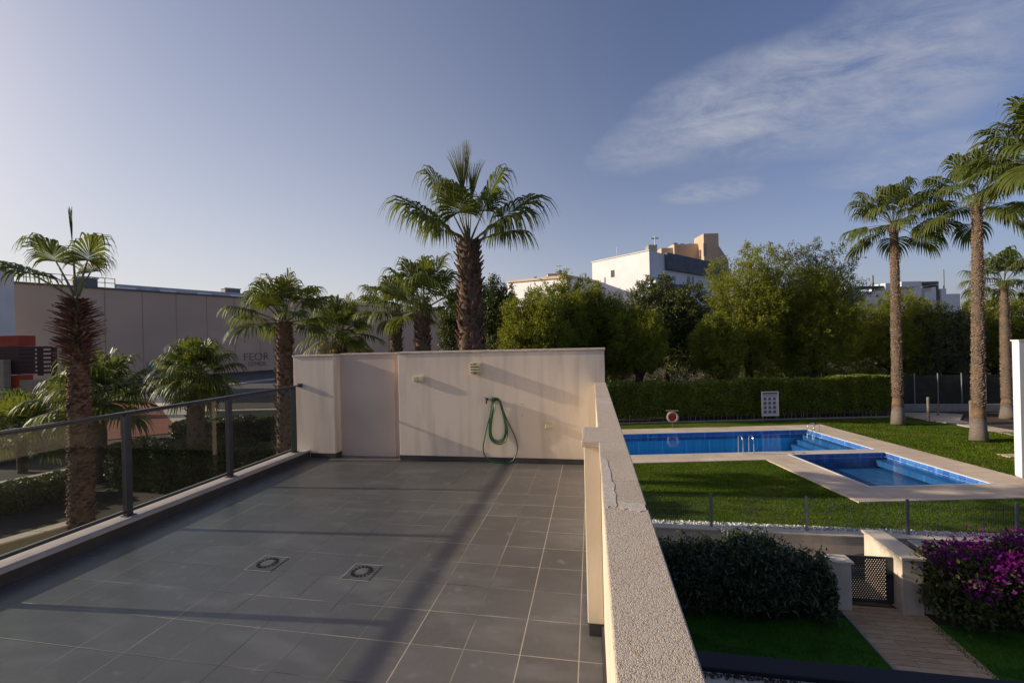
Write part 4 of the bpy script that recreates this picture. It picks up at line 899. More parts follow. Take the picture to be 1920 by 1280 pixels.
# ------------------------------------------------------------------ broadleaf and pine trees
def gz(x, y): return S if x < -3 else P + hill(x, y)
def tree(name, label, px, ptop, pbot, hw, D, n, seed, material, L=0.24, W=0.07, cat='tree', lobes=15, airy=0.0, zb=None):
    rng = np.random.default_rng(seed)
    top = dep(px, ptop, D); bot = dep(px, pbot, D); rx = hw * D / FPX
    cx, cy = float(top[0]), float(dep(px, (ptop + pbot) / 2, D)[1]); z1 = float(top[2]); z0 = float(bot[2]); rz = (z1 - z0) / 2; cz = (z1 + z0) / 2
    g = gz(cx, cy) if zb is None else zb
    t = thing(name, label, cat, (cx, cy, g), 'trees beyond the hedge' if px > 900 else None)
    ry = rx * 0.8
    ls = []
    for i in range(lobes):
        th = i * 2.399963 + rng.uniform(-.3, .3); zz = -0.98 + 1.85 * (i + 0.5) / lobes; rr = math.sqrt(max(0, 1 - zz * zz * 0.8)) * 0.68
        k = rng.uniform(0.30, 0.47)
        if zz > 0.6: k *= 0.8
        ls.append((cx + rx * rr * math.cos(th), cy + ry * rr * math.sin(th), cz + rz * zz * 0.74 , rx * k, ry * k, rz * k * rng.uniform(0.75, 1.1)))
    ls.append((cx, cy, cz, rx * 0.45, ry * 0.45, rz * 0.5)); ls.append((cx, cy, cz + rz * 0.72, rx * .22, ry * .22, rz * .26))
    ls = np.array(ls); wgt = (ls[:, 3] * ls[:, 5]); wgt /= wgt.sum()
    per = 16; m = int(n * 1.7) // per; who = rng.choice(len(ls), m, p=wgt)
    dv = rng.normal(size=(m, 3)); dv /= np.linalg.norm(dv, axis=1)[:, None]
    rad = rng.uniform(0.35, 1.0, m) ** 0.5 * (1 + 0.22 * np.sin(dv[:, 0] * 7 + who) * np.sin(dv[:, 2] * 6 + who * 2)) + np.abs(rng.normal(0, 0.07 + airy, m))
    C = ls[who, :3] + dv * ls[who, 3:] * rad[:, None]
    tipd = np.repeat(dv, per, 0); tt = rng.uniform(-0.5, 0.5, m * per)[:, None]
    sprig = rng.normal(size=(m, 3)) + dv * 1.2; sprig[:, 2] += 0.5; sprig /= np.linalg.norm(sprig, axis=1)[:, None]
    Pp = np.repeat(C, per, 0) + np.repeat(sprig, per, 0) * tt * 0.55 + rng.normal(0, 0.085, (m * per, 3))
    quadmesh('crown', cards(Pp, L, W, rng, 0.4, np.repeat(sprig, per, 0), 1.2), material, t)
    tr = MB(); r0 = 0.16 + rx * 0.035; lean = rng.uniform(-.4, .4, 2)
    zt_ = cz + rz * 0.3
    tr.tube([(cx, cy, g - 0.2), (cx + lean[0] * .4, cy + lean[1] * .4, g + (zt_ - g) * .4), (cx + lean[0], cy + lean[1], zt_)], [r0 * 1.25, r0 * .85, r0 * .35], 9)
    tm = tr.build('trunk', 'bark', t, smooth=True)
    br = MB()
    for i in range(0, len(ls), 1):
        f = rng.uniform(0.25, 0.8); s = (cx + lean[0] * f, cy + lean[1] * f, g + (zt_ - g) * f); e = ls[i, :3]
        if e[2] < s[2] - 0.6: s = (s[0], s[1], max(g + .6, e[2] - .8))
        mid = ((s[0] + e[0]) / 2, (s[1] + e[1]) / 2, (s[2] + e[2]) / 2 - 0.25)
        br.tube([s, mid, tuple(e)], [r0 * .42, r0 * .28, r0 * .1], 6)
    br.build('limbs', 'bark', t, smooth=True)
    return t
tree('evergreen_tree', 'dark round evergreen just right of the tall near palm', 925, 512, 690, 48, 33, 16000, 101, 'darkleaf')
tree('evergreen_tree', 'dark evergreen half hidden behind the trunk of the tall near palm', 862, 545, 690, 40, 36, 12000, 117, 'darkleaf')
tree('pine_tree', 'yellow green pine at the left end of the tree row, over the terrace wall', 1000, 534, 700, 68, 31, 26000, 102, 'pine_light', 0.20, 0.06)
tree('pine_tree', 'bushy green pine in front of the distant white roof', 1058, 504, 705, 62, 34, 26000, 103, 'pine', 0.20, 0.06)
tree('pine_tree', 'green pine whose top covers the left corner of the white building', 1122, 528, 705, 56, 35, 24000, 104, 'pine', 0.20, 0.06)
tree('evergreen_tree', 'dark leafy tree in front of the white and grey building', 1245, 514, 700, 82, 39, 32000, 105, 'darkleaf', 0.22, 0.09)
tree('pine_tree', 'lower light green pine in front of the dark leafy tree', 1190, 572, 705, 58, 33, 22000, 106, 'pine', 0.20, 0.06)
tree('pine_tree', 'tall broad yellow green pine right of the tan tower', 1400, 458, 705, 92, 36, 46000, 107, 'pine_light', 0.20, 0.055, lobes=19)
tree('pine_tree', 'low pale green pine at the foot of the broad pine', 1345, 585, 712, 48, 33, 18000, 108, 'pine_light', 0.20, 0.06)
tree('eucalyptus_tree', 'tall airy grey green tree behind the broad pine', 1528, 446, 640, 72, 43, 20000, 109, 'greyleaf', 0.20, 0.07, airy=0.12)
tree('pine_tree', 'pine in front of the airy grey green tree, above the sign', 1520, 500, 708, 76, 35, 32000, 110, 'pine', 0.20, 0.06, lobes=17)
tree('pine_tree', 'wide green pine behind the first tall palm trunk', 1668, 540, 712, 88, 38, 34000, 111, 'pine', 0.20, 0.06, lobes=17)
tree('pine_tree', 'smaller grey green pine between the two tall palm trunks', 1770, 566, 720, 60, 36, 20000, 112, 'greyleaf', 0.20, 0.06)
tree('pine_tree', 'yellow green pine behind the second tall palm trunk', 1862, 548, 715, 70, 37, 26000, 113, 'pine_light', 0.20, 0.06)
tree('pine_tree', 'green pine cut by the right edge of the picture', 1950, 540, 715, 70, 38, 20000, 114, 'pine', 0.20, 0.06)
tree('evergreen_tree', 'low dark tree closing the gap under the row, left of the sign', 1130, 610, 712, 60, 42, 14000, 115, 'darkleaf')
tree('evergreen_tree', 'low dark tree seen under the broad pine, behind the others', 1450, 600, 712, 80, 46, 16000, 116, 'darkleaf')

# undergrowth behind the hedge
rngu = np.random.default_rng(77); nu = 42000
uu_ = rngu.uniform(-2, 44, nu); vv_ = 31.5 + np.abs(rngu.normal(0, 1, nu)) * 9
wx = cu[0] * uu_ + cv[0] * vv_; wy = cu[1] * uu_ + cv[1] * vv_
clump = (np.sin(uu_ * 1.3) * np.sin(vv_ * 0.9 + 1) + 1) * 0.5
wz = np.array([gz(x, y) for x, y in zip(wx, wy)]) + rngu.uniform(0, 1, nu) * (0.25 + clump * 1.5)
tag(quadmesh('undergrowth', cards(np.stack([wx, wy, wz], 1), 0.28, 0.08, rngu, 0.6), 'darkleaf', None), kind='stuff')

# ------------------------------------------------------------------ fan palms
def frond_arrays(base, d, pet, L, rng, nseg=34, span=112, droop=1.0, sag=0.25, nt_=7, w0=1.0):
    d = d / np.linalg.norm(d); Z = np.array([0, 0, 1.0]); pts = []; cur = base.copy(); dd_ = d.copy()
    for i in range(5):
        pts.append(cur.copy()); cur = cur + dd_ * pet / 4; dd_ = dd_ - Z * sag * 0.12 * (1 - abs(dd_[2]) * 0.6); dd_ /= np.linalg.norm(dd_)
    B = pts[-1]; d2 = dd_
    s = np.cross(d2, Z); 
    if np.linalg.norm(s) < 0.15: s = np.array([rng.normal(), rng.normal(), 0]); s -= d2 * (s @ d2)
    s /= np.linalg.norm(s); nrm = np.cross(s, d2)
    roll = rng.normal(0, 0.18); s, nrm = s * math.cos(roll) + nrm * math.sin(roll), nrm * math.cos(roll) - s * math.sin(roll)
    th = np.radians(np.linspace(-span, span, nseg)) + rng.normal(0, 0.012, nseg)
    Ls = L * (0.60 + 0.40 * np.cos(th * 0.75)) * rng.uniform(0.9, 1.06, nseg)
    e = np.cos(th)[:, None] * d2 + np.sin(th)[:, None] * s + nrm * (0.22 * np.abs(np.sin(th)))[:, None]
    e /= np.linalg.norm(e, axis=1)[:, None]
    q = -np.sin(th)[:, None] * d2 + np.cos(th)[:, None] * s
    cos_ = B + d2 * (0.22 * L * np.clip(np.cos(th), 0, 1) ** 2)[:, None]
    ts = np.linspace(0, 1, nt_); quads = []
    pos = cos_.copy(); prevL = prevR = None; dth = math.radians(2 * span) / nseg; gd = droop * rng.uniform(0.8, 1.25, nseg)
    zig = np.where(np.arange(nseg) % 2 == 0, 1.0, -1.0)
    for k, t in enumerate(ts):
        if k:
            g = gd * (0.10 + 5.2 * max(0, t - 0.40) ** 1.5)
            dirn = e + (-Z) * g[:, None] + q * (rng.normal(0, 0.03, nseg) * t)[:, None]; dirn /= np.linalg.norm(dirn, axis=1)[:, None]
            pos = pos + dirn * (Ls * (1 / (nt_ - 1)))[:, None]
        if t <= 0.5: wd_ = Ls * t * dth * 0.62 + 0.004
        else: wd_ = (Ls * 0.5 * dth * 0.62) * (1 - (t - 0.5) / 0.5) ** 0.9 + 0.0015
        wd_ = wd_ * w0
        l_ = pos - q * wd_[:, None] + nrm * 0.010 * L * 0; r_ = pos + q * wd_[:, None] + nrm * (zig * wd_ * 0.55)[:, None]
        if prevL is not None: quads.append(np.stack([prevL, prevR, r_, l_], 1))
        prevL, prevR = l_, r_
    return np.concatenate(quads, 0), pts
def palm(name, label, base, top, r_base, r_top, fronds, seed, boots=None, nubs=0, droop=1.0, foot=False, group='fan palms', L=1.15, pet=0.95, nseg=34, mb_='palmbark', dry=0, nubm='nubs', bend=0.0, w0=1.0):
    rng = np.random.default_rng(seed); base = np.array(base, float); top = np.array(top, float)
    t = thing(name, label, 'palm tree', base, group)
    H = np.linalg.norm(top - base); K = 26; tp_ = []; rs_ = []
    for i in range(K + 1):
        f = i / K; p = base + (top - base) * f; p = p + np.array([bend * math.sin(f * PI), 0, 0])
        r = r_base + (r_top - r_base) * f + rng.uniform(-.008, .008)
        if foot and f < 0.12: r += (0.12 - f) / 0.12 * r_base * 0.45
        tp_.append(p); rs_.append(r)
    def at(f):
        x = min(max(f, 0), 0.9999) * K; i = int(x); u = x - i; return tp_[i] * (1 - u) + tp_[i + 1] * u, rs_[i] * (1 - u) + rs_[i + 1] * u
    if foot:
        kf = max(2, int(K * 1.5 / H)); k2 = kf + max(1, int(K * .62 / H))
        MB().tube(tp_[:kf + 1], rs_[:kf + 1], 14).build('trunk_foot', 'palmbase', t, smooth=True)
        MB().tube(tp_[kf:k2 + 1], [r + 0.006 for r in rs_[kf:k2 + 1]], 14).build('trimmed_band', 'orangebark', t, smooth=True)
        MB().tube(tp_[k2:], rs_[k2:], 14).build('trunk', mb_, t, smooth=True); f0 = k2 / K
    else:
        MB().tube(tp_, rs_, 14).build('trunk', mb_, t, smooth=True); f0 = 0.0
    def spikes(n, fa, fb, ln, wd, upw, nm, mtl):
        Q = []
        for i in range(n):
            f = fa + (fb - fa) * (i + rng.uniform(-.3, .3)) / n; a = i * 2.399963 + rng.normal(0, .1); c, r = at(f)
            o = np.array([math.cos(a), math.sin(a), 0]); tn = np.array([-math.sin(a), math.cos(a), 0]); l = ln * rng.uniform(.6, 1.35) * (1.0 if ln < 0.2 else 0.55 + 0.65 * math.sin(PI * i / n)); wq = wd * rng.uniform(.7, 1.2)
            uw = upw * rng.uniform(.5, 1.3); di = o + np.array([0, 0, uw]); di /= np.linalg.norm(di); nn = np.cross(tn, di)
            b0 = c + o * (r - 0.015); th = wq * 0.28
            A = [b0 - tn * wq / 2 - nn * th, b0 + tn * wq / 2 - nn * th, b0 + tn * wq / 2 + nn * th, b0 - tn * wq / 2 + nn * th]
            e_ = b0 + di * l + tn * rng.normal(0, wq * .15); k_ = 0.55; B = [e_ - tn * wq / 2 * k_ - nn * th * .4, e_ + tn * wq / 2 * k_ - nn * th * .4, e_ + tn * wq / 2 * k_ + nn * th * .4, e_ - tn * wq / 2 * k_ + nn * th * .4]
            vs = A + B; Q.append(vs)
        me = MB()
        for vs in Q: me.add(vs, [(0, 1, 5, 4), (1, 2, 6, 5), (2, 3, 7, 6), (3, 0, 4, 7), (4, 5, 6, 7)])
        me.build(nm, mtl, t)['kind'] = 'stuff'
    if boots: spikes(boots[0], boots[1], 1.0, boots[2], boots[3], boots[4], 'leaf_boots', 'boots')
    if nubs: spikes(nubs, f0 + 0.01, boots[1] if boots else 0.99, 0.085 if foot else 0.05, 0.085, 0.9, 'leaf_stubs', nubm)
    Q = []; Qd = []; pm = MB()
    for i, fr in enumerate(fronds):
        d, pl_, bl = fr[:3]; dr = droop * (fr[3] if len(fr) > 3 else 1.0); sp = fr[4] if len(fr) > 4 else 112
        d = np.array(d, float); d /= np.linalg.norm(d); b0 = top + np.array([d[0], d[1], 0]) * r_top * 0.7 + np.array([0, 0, -0.05 + 0.12 * d[2]])
        q, pts = frond_arrays(b0, d, pl_ * pet, bl * L, rng, nseg, sp, dr, 0.35, 7, w0)
        (Qd if i < dry else Q).append(q); pm.tube(pts, [0.028, 0.022, 0.018, 0.015, 0.012], 5)
    quadmesh('crown', np.concatenate(Q, 0), 'frond', t)
    if Qd: quadmesh('dry_fronds', np.concatenate(Qd, 0), 'dryfrond', t)
    pm.build('leaf_stalks', 'petiole', t)
    return t
def vdir(r, u, f): return Rt * r + Up * u - Fw * f          # picture right, up, towards viewer
def sphere_fronds(n, seed, lo=-38, hi=82, dl=1.0):
    rng = np.random.default_rng(seed); o = []
    for i in range(n):
        f = (i + 0.5) / n; el = math.radians(lo + (hi - lo) * f ** 0.85 + rng.uniform(-6, 6)); az = i * 2.399963 + rng.uniform(-.25, .25)
        o.append(((math.cos(az) * math.cos(el), math.sin(az) * math.cos(el), math.sin(el)), rng.uniform(.8, 1.15), rng.uniform(.85, 1.12) * dl, rng.uniform(.8, 1.25)))
    return o
# near palm behind the wall, its fronds placed one by one
ht = dep(879, 452, 10.3); hb = dep(884, 900, 10.3); hb[2] = S
hero = [(vdir(-0.03, 1, 0.02), 0.95, 0.85, 0.04, 5), (vdir(-0.10, 1, 0.15), 0.85, 0.80, 0.12, 20), (vdir(0.04, 1, -0.2), 0.8, 0.85, 0.15, 12),
        (vdir(-0.48, 0.95, 0.12), 0.95, 0.98, 1.0, 100), (vdir(-0.25, 1.0, -0.25), 0.8, 1.0, 0.9, 90), (vdir(-0.22, 0.75, 0.40), 0.6, 0.8, 1.0, 100),
        (vdir(-0.95, 0.72, 0.25), 0.85, 1.08, 1.1, 115), (vdir(-0.80, 0.50, 0.55), 0.7, 0.85, 1.2, 115),
        (vdir(0.42, 0.98, 0.10), 0.95, 0.92, 1.0, 100), (vdir(0.30, 0.9, -0.35), 0.85, 0.9, 0.9, 95),
        (vdir(0.95, 0.80, 0.05), 0.85, 1.12, 1.0, 115), (vdir(0.85, 0.52, 0.45), 0.7, 1.0, 1.2, 115), (vdir(0.9, 0.45, -0.4), 0.7, 0.85, 1.2, 110),
        (vdir(-0.7, 0.55, -0.6), 0.7, 0.85, 1.1, 110)]
palm('fan_palm', 'tallest near fan palm with red brown trunk rising behind the terrace wall', hb, ht, 0.30, 0.24, hero, 201, boots=(420, 0.25, 0.17, 0.085, 1.5), nubs=0, group=None, L=1.24, pet=1.0, nseg=48, droop=1.25)
# left palm beyond the railing
lt = dep(143, 560, 8.2); lb = dep(152, 900, 8.2); lb[2] = S
lfr = [(vdir(-0.07, 1, 0.0), 0.95, 0.66, 0.03, 2.5), (vdir(-0.52, 1.0, 0.0), 0.85, 0.80, 1.0, 95), (vdir(-0.95, 0.62, 0.05), 1.0, 0.98, 1.0, 112), (vdir(0.30, 1, 0.02), 0.8, 0.72, 1.2, 100), (vdir(-0.12, 0.8, -0.5), 0.7, 0.62, 1.1, 90)]
palm('fan_palm', 'fan palm with spiky brown trunk and few leaves beyond the left glass panels', lb, lt, 0.225, 0.11, lfr, 202, boots=(330, 0.79, 0.24, 0.042, 0.40), nubs=700, group=None, L=1.02, pet=0.85, nseg=44, nubm='boots')
def palm_px(label, px, py, D, n, seed, r0, r1, boots, nubs, L, pet, lo=-38, foot=False, basepx=None, **k):
    t = dep(px, py, D)
    if basepx: b = onz(*basepx, P)
    else: b = dep(px, 800, D); b[2] = S if b[0] < -3 else P
    return palm('fan_palm', label, b, t, r0, r1, sphere_fronds(n, seed, lo), seed, boots=boots, nubs=nubs, L=L, pet=pet, foot=foot, **k)
palm_px('full crowned fan palm in front of the warehouse wall, left of the terrace wall', 533, 603, 13.0, 22, 203, 0.25, 0.20, (260, 0.3, 0.13, 0.08, 1.5), 0, 0.88, 0.78, -12, dry=0)
palm_px('fan palm partly hidden behind the left corner of the terrace wall', 640, 622, 18.0, 26, 204, 0.27, 0.22, (150, 0.4, 0.15, 0.08, 1.5), 0, 1.0, 0.70, -50, dry=4)
palm_px('leftmost of the two fan palms crowded beside the tallest near palm', 742, 588, 16.5, 20, 205, 0.25, 0.20, (240, 0.3, 0.13, 0.08, 1.5), 0, 0.92, 0.85, -14)
palm_px('fan palm directly left of the tallest near palm, under its hanging leaves', 792, 578, 13.4, 20, 206, 0.26, 0.21, (260, 0.3, 0.13, 0.08, 1.5), 0, 0.92, 0.85, -10)
palm_px('short bushy fan palm in front of the warehouse, right of the spiky palm', 366, 700, 16.0, 34, 207, 0.28, 0.26, (60, 0.3, 0.15, 0.08, 1.2), 0, 0.92, 0.55, -60, dry=2)
palm_px('low bushy fan palm just behind the spiky palm trunk', 185, 752, 17.0, 26, 208, 0.25, 0.22, None, 0, 1.35, 1.0, -25)
palm_px('low fan palm at the left edge beside the red pillar', 40, 825, 18.5, 20, 209, 0.16, 0.16, None, 0, 1.25, 1.1, -10)
# tall palms by the pool
palm_px('slim tall fan palm standing alone at the end of the hedge', 1676, 420, 29.9, 28, 210, 0.25, 0.19, (60, 0.93, 0.2, 0.1, 1.2), 1400, 1.65, 1.75, -36, True, (1684, 797), nseg=34, droop=1.5)
palm_px('second slim tall fan palm, nearer, right of the lone one', 1832, 378, 26.2, 31, 211, 0.25, 0.20, (60, 0.93, 0.2, 0.1, 1.2), 1400, 1.65, 1.85, -36, True, (1835, 828), nseg=34, droop=1.5, dry=0)
palm_px('shorter far fan palm behind the second tall palm', 1882, 530, 33.5, 24, 212, 0.27, 0.21, (60, 0.9, 0.2, 0.1, 1.2), 900, 1.5, 1.5, -35, True, (1890, 785), nseg=34, droop=1.4)
e0 = dep(1975, 285, 15.0); eb = e0.copy(); eb[2] = P; eb[0] += 0.3
palm('fan_palm', 'near fan palm whose leaves reach in at the top right edge', eb, e0, 0.3, 0.25, sphere_fronds(34, 213, -45), 213, boots=(80, 0.9, 0.2, 0.1, 1.2), nubs=300, L=1.25, pet=1.05, nseg=34)

# ------------------------------------------------------------------ left side beyond the railing
A2 = onz(30, 725, S)[:2]; B2 = onz(840, 671, S)[:2]
hl_ = hedge('garden_hedge', 'leafy dark hedge seen through the middle of the glass railing', ((-21.5, 19.2), (-14.5, 21.0)), 1.25, 1.25, 1.4, 12000, 61, 'darkleaf', 0.16, 0.08, S, 'hedge', 0.12)
hl2 = hedge('garden_hedge', 'near dark hedge just beyond the glass railing, lowest in view', ((-17.3, 12.9), (-7.0, 13.6)), 1.62, 1.62, 1.2, 22000, 62, 'darkleaf', 0.10, 0.06, S, 'hedge', 0.06)
hl3 = hedge('garden_hedge', 'dark hedge at the left edge under the pale wall, seen through the glass', ((-18.6, 9.0), (-17.6, 12.4)), 0.75, 0.8, 1.0, 7000, 63, 'darkleaf', 0.10, 0.06, S, 'hedge', 0.06)
def wallthing(name, label, a, b, th, z0, z1, material, cap=None, capm='cream', cat='wall'):
    t = thing(name, label, cat, ((a[0] + b[0]) / 2, (a[1] + b[1]) / 2, z0)); MB().wall(a, b, th, z0, z1).build('wall_panel', material, t)
    if cap:
        d = np.array(b[:2]) - np.array(a[:2]); d = d / np.linalg.norm(d); n = np.array([-d[1], d[0]]); m_ = MB().wall(np.array(a[:2]) - n * 0.04 - d * .02, np.array(b[:2]) - n * 0.04 + d * .02, th + 0.08, z1 + 0.002, z1 + cap); m_.build('coping', capm, t)
    return t
MT['garden_wall'] = mat('weathered cream wall', (0.36, 0.31, 0.21), 0.9, (0.29, 0.25, 0.17), 1.5, 6)
wallthing('garden_wall', 'beige wall with a pale top edge seen low through the left glass panel', onz(-60, 917, -2.6)[:2], onz(131, 880, -2.6)[:2], 0.25, S, -2.64, 'garden_wall', 0.05, 'stone')
wallthing('garden_wall', 'plain pale wall behind the left end of the railing, under the palms', onz(-60, 880, S)[:2], onz(152, 836, S)[:2], 0.25, S, S + 1.35, 'garden_wall', 0.05)
wallthing('garden_wall', 'beige wall behind the hedge seen through the right glass panels', onz(350, 793, S)[:2], onz(560, 788, S)[:2], 0.25, S, S + 0.75, 'garden_wall', 0.05)
wallthing('garden_wall', 'lowest pale wall top at the left edge just outside the kerb', (onz(-80, 1040, -1.5) * 3 - onz(136, 980, -1.5) * 2)[:2], onz(136, 980, -1.5)[:2], 0.2, S, -1.53, 'garden_wall', 0.03, 'stone')
a, b = onz(262, 742, S)[:2], onz(332, 800, S)[:2]
rd = [onz(*p, S)[:2] for p in ((150, 756), (285, 748), (327, 794), (322, 812), (200, 825), (60, 800))]
struct(MB().sheet([tuple(p) for p in rd], S + 0.03).build('red_forecourt', 'redpave'))
pv = [onz(*p, S)[:2] for p in ((256, 738), (292, 738), (420, 770), (420, 790), (330, 806), (326, 795), (284, 748), (256, 747))]
struct(MB().sheet([tuple(p) for p in pv], S + 0.042).build('pavement', 'stone'))
rds = [onz(*p, S)[:2] for p in ((-200, 772), (250, 712), (560, 690), (860, 672), (860, 678), (560, 730), (420, 760), (250, 742), (-200, 800))]
struct(MB().sheet([tuple(p) for p in rds], S + 0.008).build('road', 'asphalt'))
r2 = [onz(*p, S)[:2] for p in ((-200, 960), (-200, 905), (0, 868), (150, 838), (215, 850), (130, 892))]
struct(MB().sheet([tuple(p) for p in r2], S + 0.008).build('side_road', 'asphalt'))
k0, k1 = onz(350, 733, S)[:2], onz(700, 690, S)[:2]
struct(MB().wall(k0, k1, 2.4, S, S + 0.12).build('street_kerb', 'kerb'))
gfx = onz(250, 712, S)

wd2 = (B2 - A2) / np.linalg.norm(B2 - A2); wn2 = np.array([-wd2[1], wd2[0]]); WL = np.linalg.norm(B2 - A2); WT = 12.15
wh = thing('warehouse', 'long beige warehouse wall with a low metal roof behind the palms at left', 'warehouse', (*A2, S))
MT['whwall'] = mat('warehouse concrete panels', (0.62, 0.46, 0.33), 0.9, (0.53, 0.39, 0.28), 0.15, 7, c3=(0.54, 0.43, 0.34), scale3=0.05, amt3=0.6)
MT['whjoint'] = mat('panel joint', (0.40, 0.295, 0.215), 0.9)
MB().prism([tuple(A2), tuple(B2), tuple(B2 + wn2 * 60), tuple(A2 + wn2 * 60)], S, WT).build('wall', 'whwall', wh)
jm = MB()
for k in range(1, 19):
    s = WL * k / 19; q = A2 + wd2 * s; jm.wall(q - wn2 * 0.03, q + wd2 * 0.12 - wn2 * 0.03, 0.028, S, WT)
jm.build('panel_joints', 'whjoint', wh)
MB().wall(A2 - wn2 * 0.25, B2 - wn2 * 0.25, 0.5, WT + 0.01, WT + 0.28).build('roof_edge', 'roofunit', wh)
MB().wall(A2 + wd2 * 12 + wn2 * 1.0, B2 + wn2 * 1.0, 0.4, WT + 0.01, WT + 1.15).build('roof_flashing', 'roofmetal', wh)
rf = MB()
q0, q1 = A2 + wn2 * 0.4, B2 + wn2 * 0.4
rf.add([(*q0, WT + 0.36), (*q1, WT + 0.36), (*(q1 + wn2 * 30), WT + 2.2), (*(q0 + wn2 * 30), WT + 2.2), (*(q1 + wn2 * 60), WT + 0.36), (*(q0 + wn2 * 60), WT + 0.36)], [(0, 1, 2, 3), (3, 2, 4, 5), (0, 3, 5), (1, 4, 2)])
rf.build('roof', 'roofmetal', wh)
for k in range(14):
    s = WL * (k + 2.0) / 16; q = A2 + wd2 * s + wn2 * 0.6; sk = MB(); sk.wall(q, q + wd2 * 2.6, 0.38, WT + 0.3, WT + 0.62); sk.build('rooflight', 'skylight', wh)
rr_ = MB()
for k in range(10):
    q = A2 + wd2 * (k * 1.3) ; rr_.tube([(*q, WT + 0.35), (*q, WT + 1.9)], 0.06, 5)
for z in (1.1, 1.9): rr_.tube([(*A2, WT + z), (*(A2 + wd2 * 11.7), WT + z)], 0.06, 5)
rr_.build('roof_railing', 'roofunit', wh)
def roofunit(px, D, w_, h, zb, label):
    c = dep(px, 560, D); t = thing('roof_unit', label, 'ventilation unit', (c[0], c[1], zb), 'ventilation units on the warehouse roof')
    c = c[:2]; MB().prism([tuple(c - wd2 * w_ / 2), tuple(c + wd2 * w_ / 2), tuple(c + wd2 * w_ / 2 + wn2 * 2), tuple(c - wd2 * w_ / 2 + wn2 * 2)], zb, zb + h).build('casing', 'roofunit', t)
    MB().prism([tuple(c - wd2 * (w_ / 2 + .15) - wn2 * .15), tuple(c + wd2 * (w_ / 2 + .15) - wn2 * .15), tuple(c + wd2 * (w_ / 2 + .15) + wn2 * 2.15), tuple(c - wd2 * (w_ / 2 + .15) + wn2 * 2.15)], zb + h + .01, zb + h + .2).build('lid', 'roofmetal', t)
def wall_hit(px, depth_in, py=600):
    d = ray(px, py)[:2]; o = A2 + wn2 * depth_in; M2 = np.array([d, -wd2]).T; k = np.linalg.solve(M2, o - CAM[:2]); return k[0]
for px, h, dz, lab in ((163, 1.7, 0.9, 'grey ventilation unit on the warehouse roof behind the spiky palm'), (437, 1.9, 0.9, 'grey ventilation unit on the warehouse roof left of the full palm crown')):
    D = wall_hit(px, 8.0); roofunit(px, D, 42 * D / FPX * 0.75 if px < 200 else 33 * D / FPX * 0.8, h, WT + dz, lab)
# writing and paint on the warehouse wall
def wall_text(body, px, py, h, name, material, label, parent):
    D = wall_hit(px, -0.05, py); c = dep(px, py, D)
    cu_ = bpy.data.curves.new(name, 'FONT'); cu_.body = body; cu_.size = h; cu_.align_x = 'CENTER'; cu_.align_y = 'CENTER'; cu_.extrude = 0.01
    tmp = bpy.data.objects.new(name + '_curve', cu_); col.objects.link(tmp); bpy.context.view_layer.update()
    me = bpy.data.meshes.new_from_object(tmp.evaluated_get(bpy.context.evaluated_depsgraph_get())); bpy.data.objects.remove(tmp); bpy.data.curves.remove(cu_)
    Mx = Matrix.Identity(4)
    ax = Vector((wd2[0], wd2[1], 0)); az = Vector((-wn2[0], -wn2[1], 0)); ay = Vector((0, 0, 1))
    for i in range(3): Mx[i][0] = ax[i]; Mx[i][1] = ay[i]; Mx[i][2] = az[i]; Mx[i][3] = c[i]
    me.transform(Mx); o = link(me, name, material, parent); return o
wall_text('FEOR', 481, 669, 2.3, 'graffiti', 'blackpaint', None, wh)
wall_text('EEMOL', 483, 682, 1.3, 'graffiti', 'blackpaint', None, wh)
def splash(px0, py0, px1, py1, material, off, seed):
    r = random.Random(seed); D = wall_hit((px0 + px1) / 2, 0.08 - off, (py0 + py1) / 2); cx, cy = (px0 + px1) / 2, (py0 + py1) / 2; pts = []
    for k in range(14):
        a = 2 * PI * k / 14; pts.append(dep(cx + (px1 - px0) / 2 * math.cos(a) * r.uniform(.7, 1.1), cy + (py1 - py0) / 2 * math.sin(a) * r.uniform(.65, 1.15), D))
    c = dep(cx, cy, D); out_ = []
    for p in pts:
        s = (p[:2] - c[:2]) @ wd2; q = c[:2] + wd2 * s; out_.append((q[0], q[1], p[2]))
    n_ = len(out_); back = [(p[0] + wn2[0] * .02, p[1] + wn2[1] * .02, p[2]) for p in out_]
    m_ = MB().add(out_ + back, [tuple(range(n_)), tuple(range(n_, 2 * n_))[::-1]] + [(i, (i + 1) % n_, n_ + (i + 1) % n_, n_ + i) for i in range(n_)]); return m_.build('graffiti', material, wh)
splash(268, 686, 290, 710, 'blackpaint', 0.16, 1); splash(271, 689, 288, 708, 'greypaint', 0.20, 2); splash(272, 677, 296, 692, 'teal', 0.24, 3)

# pale block and red gateway at far left
c0 = dep(28, 600, 58)[:2]; c1 = dep(-160, 600, 46)[:2]
wb = thing('pale_block', 'pale rendered building end at the far left edge above the red gateway', 'building', (*c0, S))
zt_b = float(dep(28, 512, 58)[2])
m_ = MB(); n_ = np.array([-(c0 - c1)[1], (c0 - c1)[0]]); n_ = n_ / np.linalg.norm(n_)
m_.prism([tuple(c1), tuple(c0), tuple(c0 + n_ * 4), tuple(c1 + n_ * 4)], S, zt_b); m_.build('wall', 'offwhite', wb)
m_ = MB().prism([tuple(c1 - n_ * .15), tuple(c0 - n_ * .15 + (c0 - c1) * .002), tuple(c0 + n_ * 4.1), tuple(c1 + n_ * 4.1)], zt_b + .01, zt_b + .35); m_.build('roof_edge', 'roofunit', wb)
D = 34.0
def vp(px, py): return dep(px, py, D)
rg = thing('red_gateway', 'red and dark brown entrance structure at the left edge', 'gateway', (*vp(10, 700)[:2], S))
gx = Rt * 1.0; gx[2] = 0; gx /= np.linalg.norm(gx); gy_ = np.array([-gx[1], gx[0]])
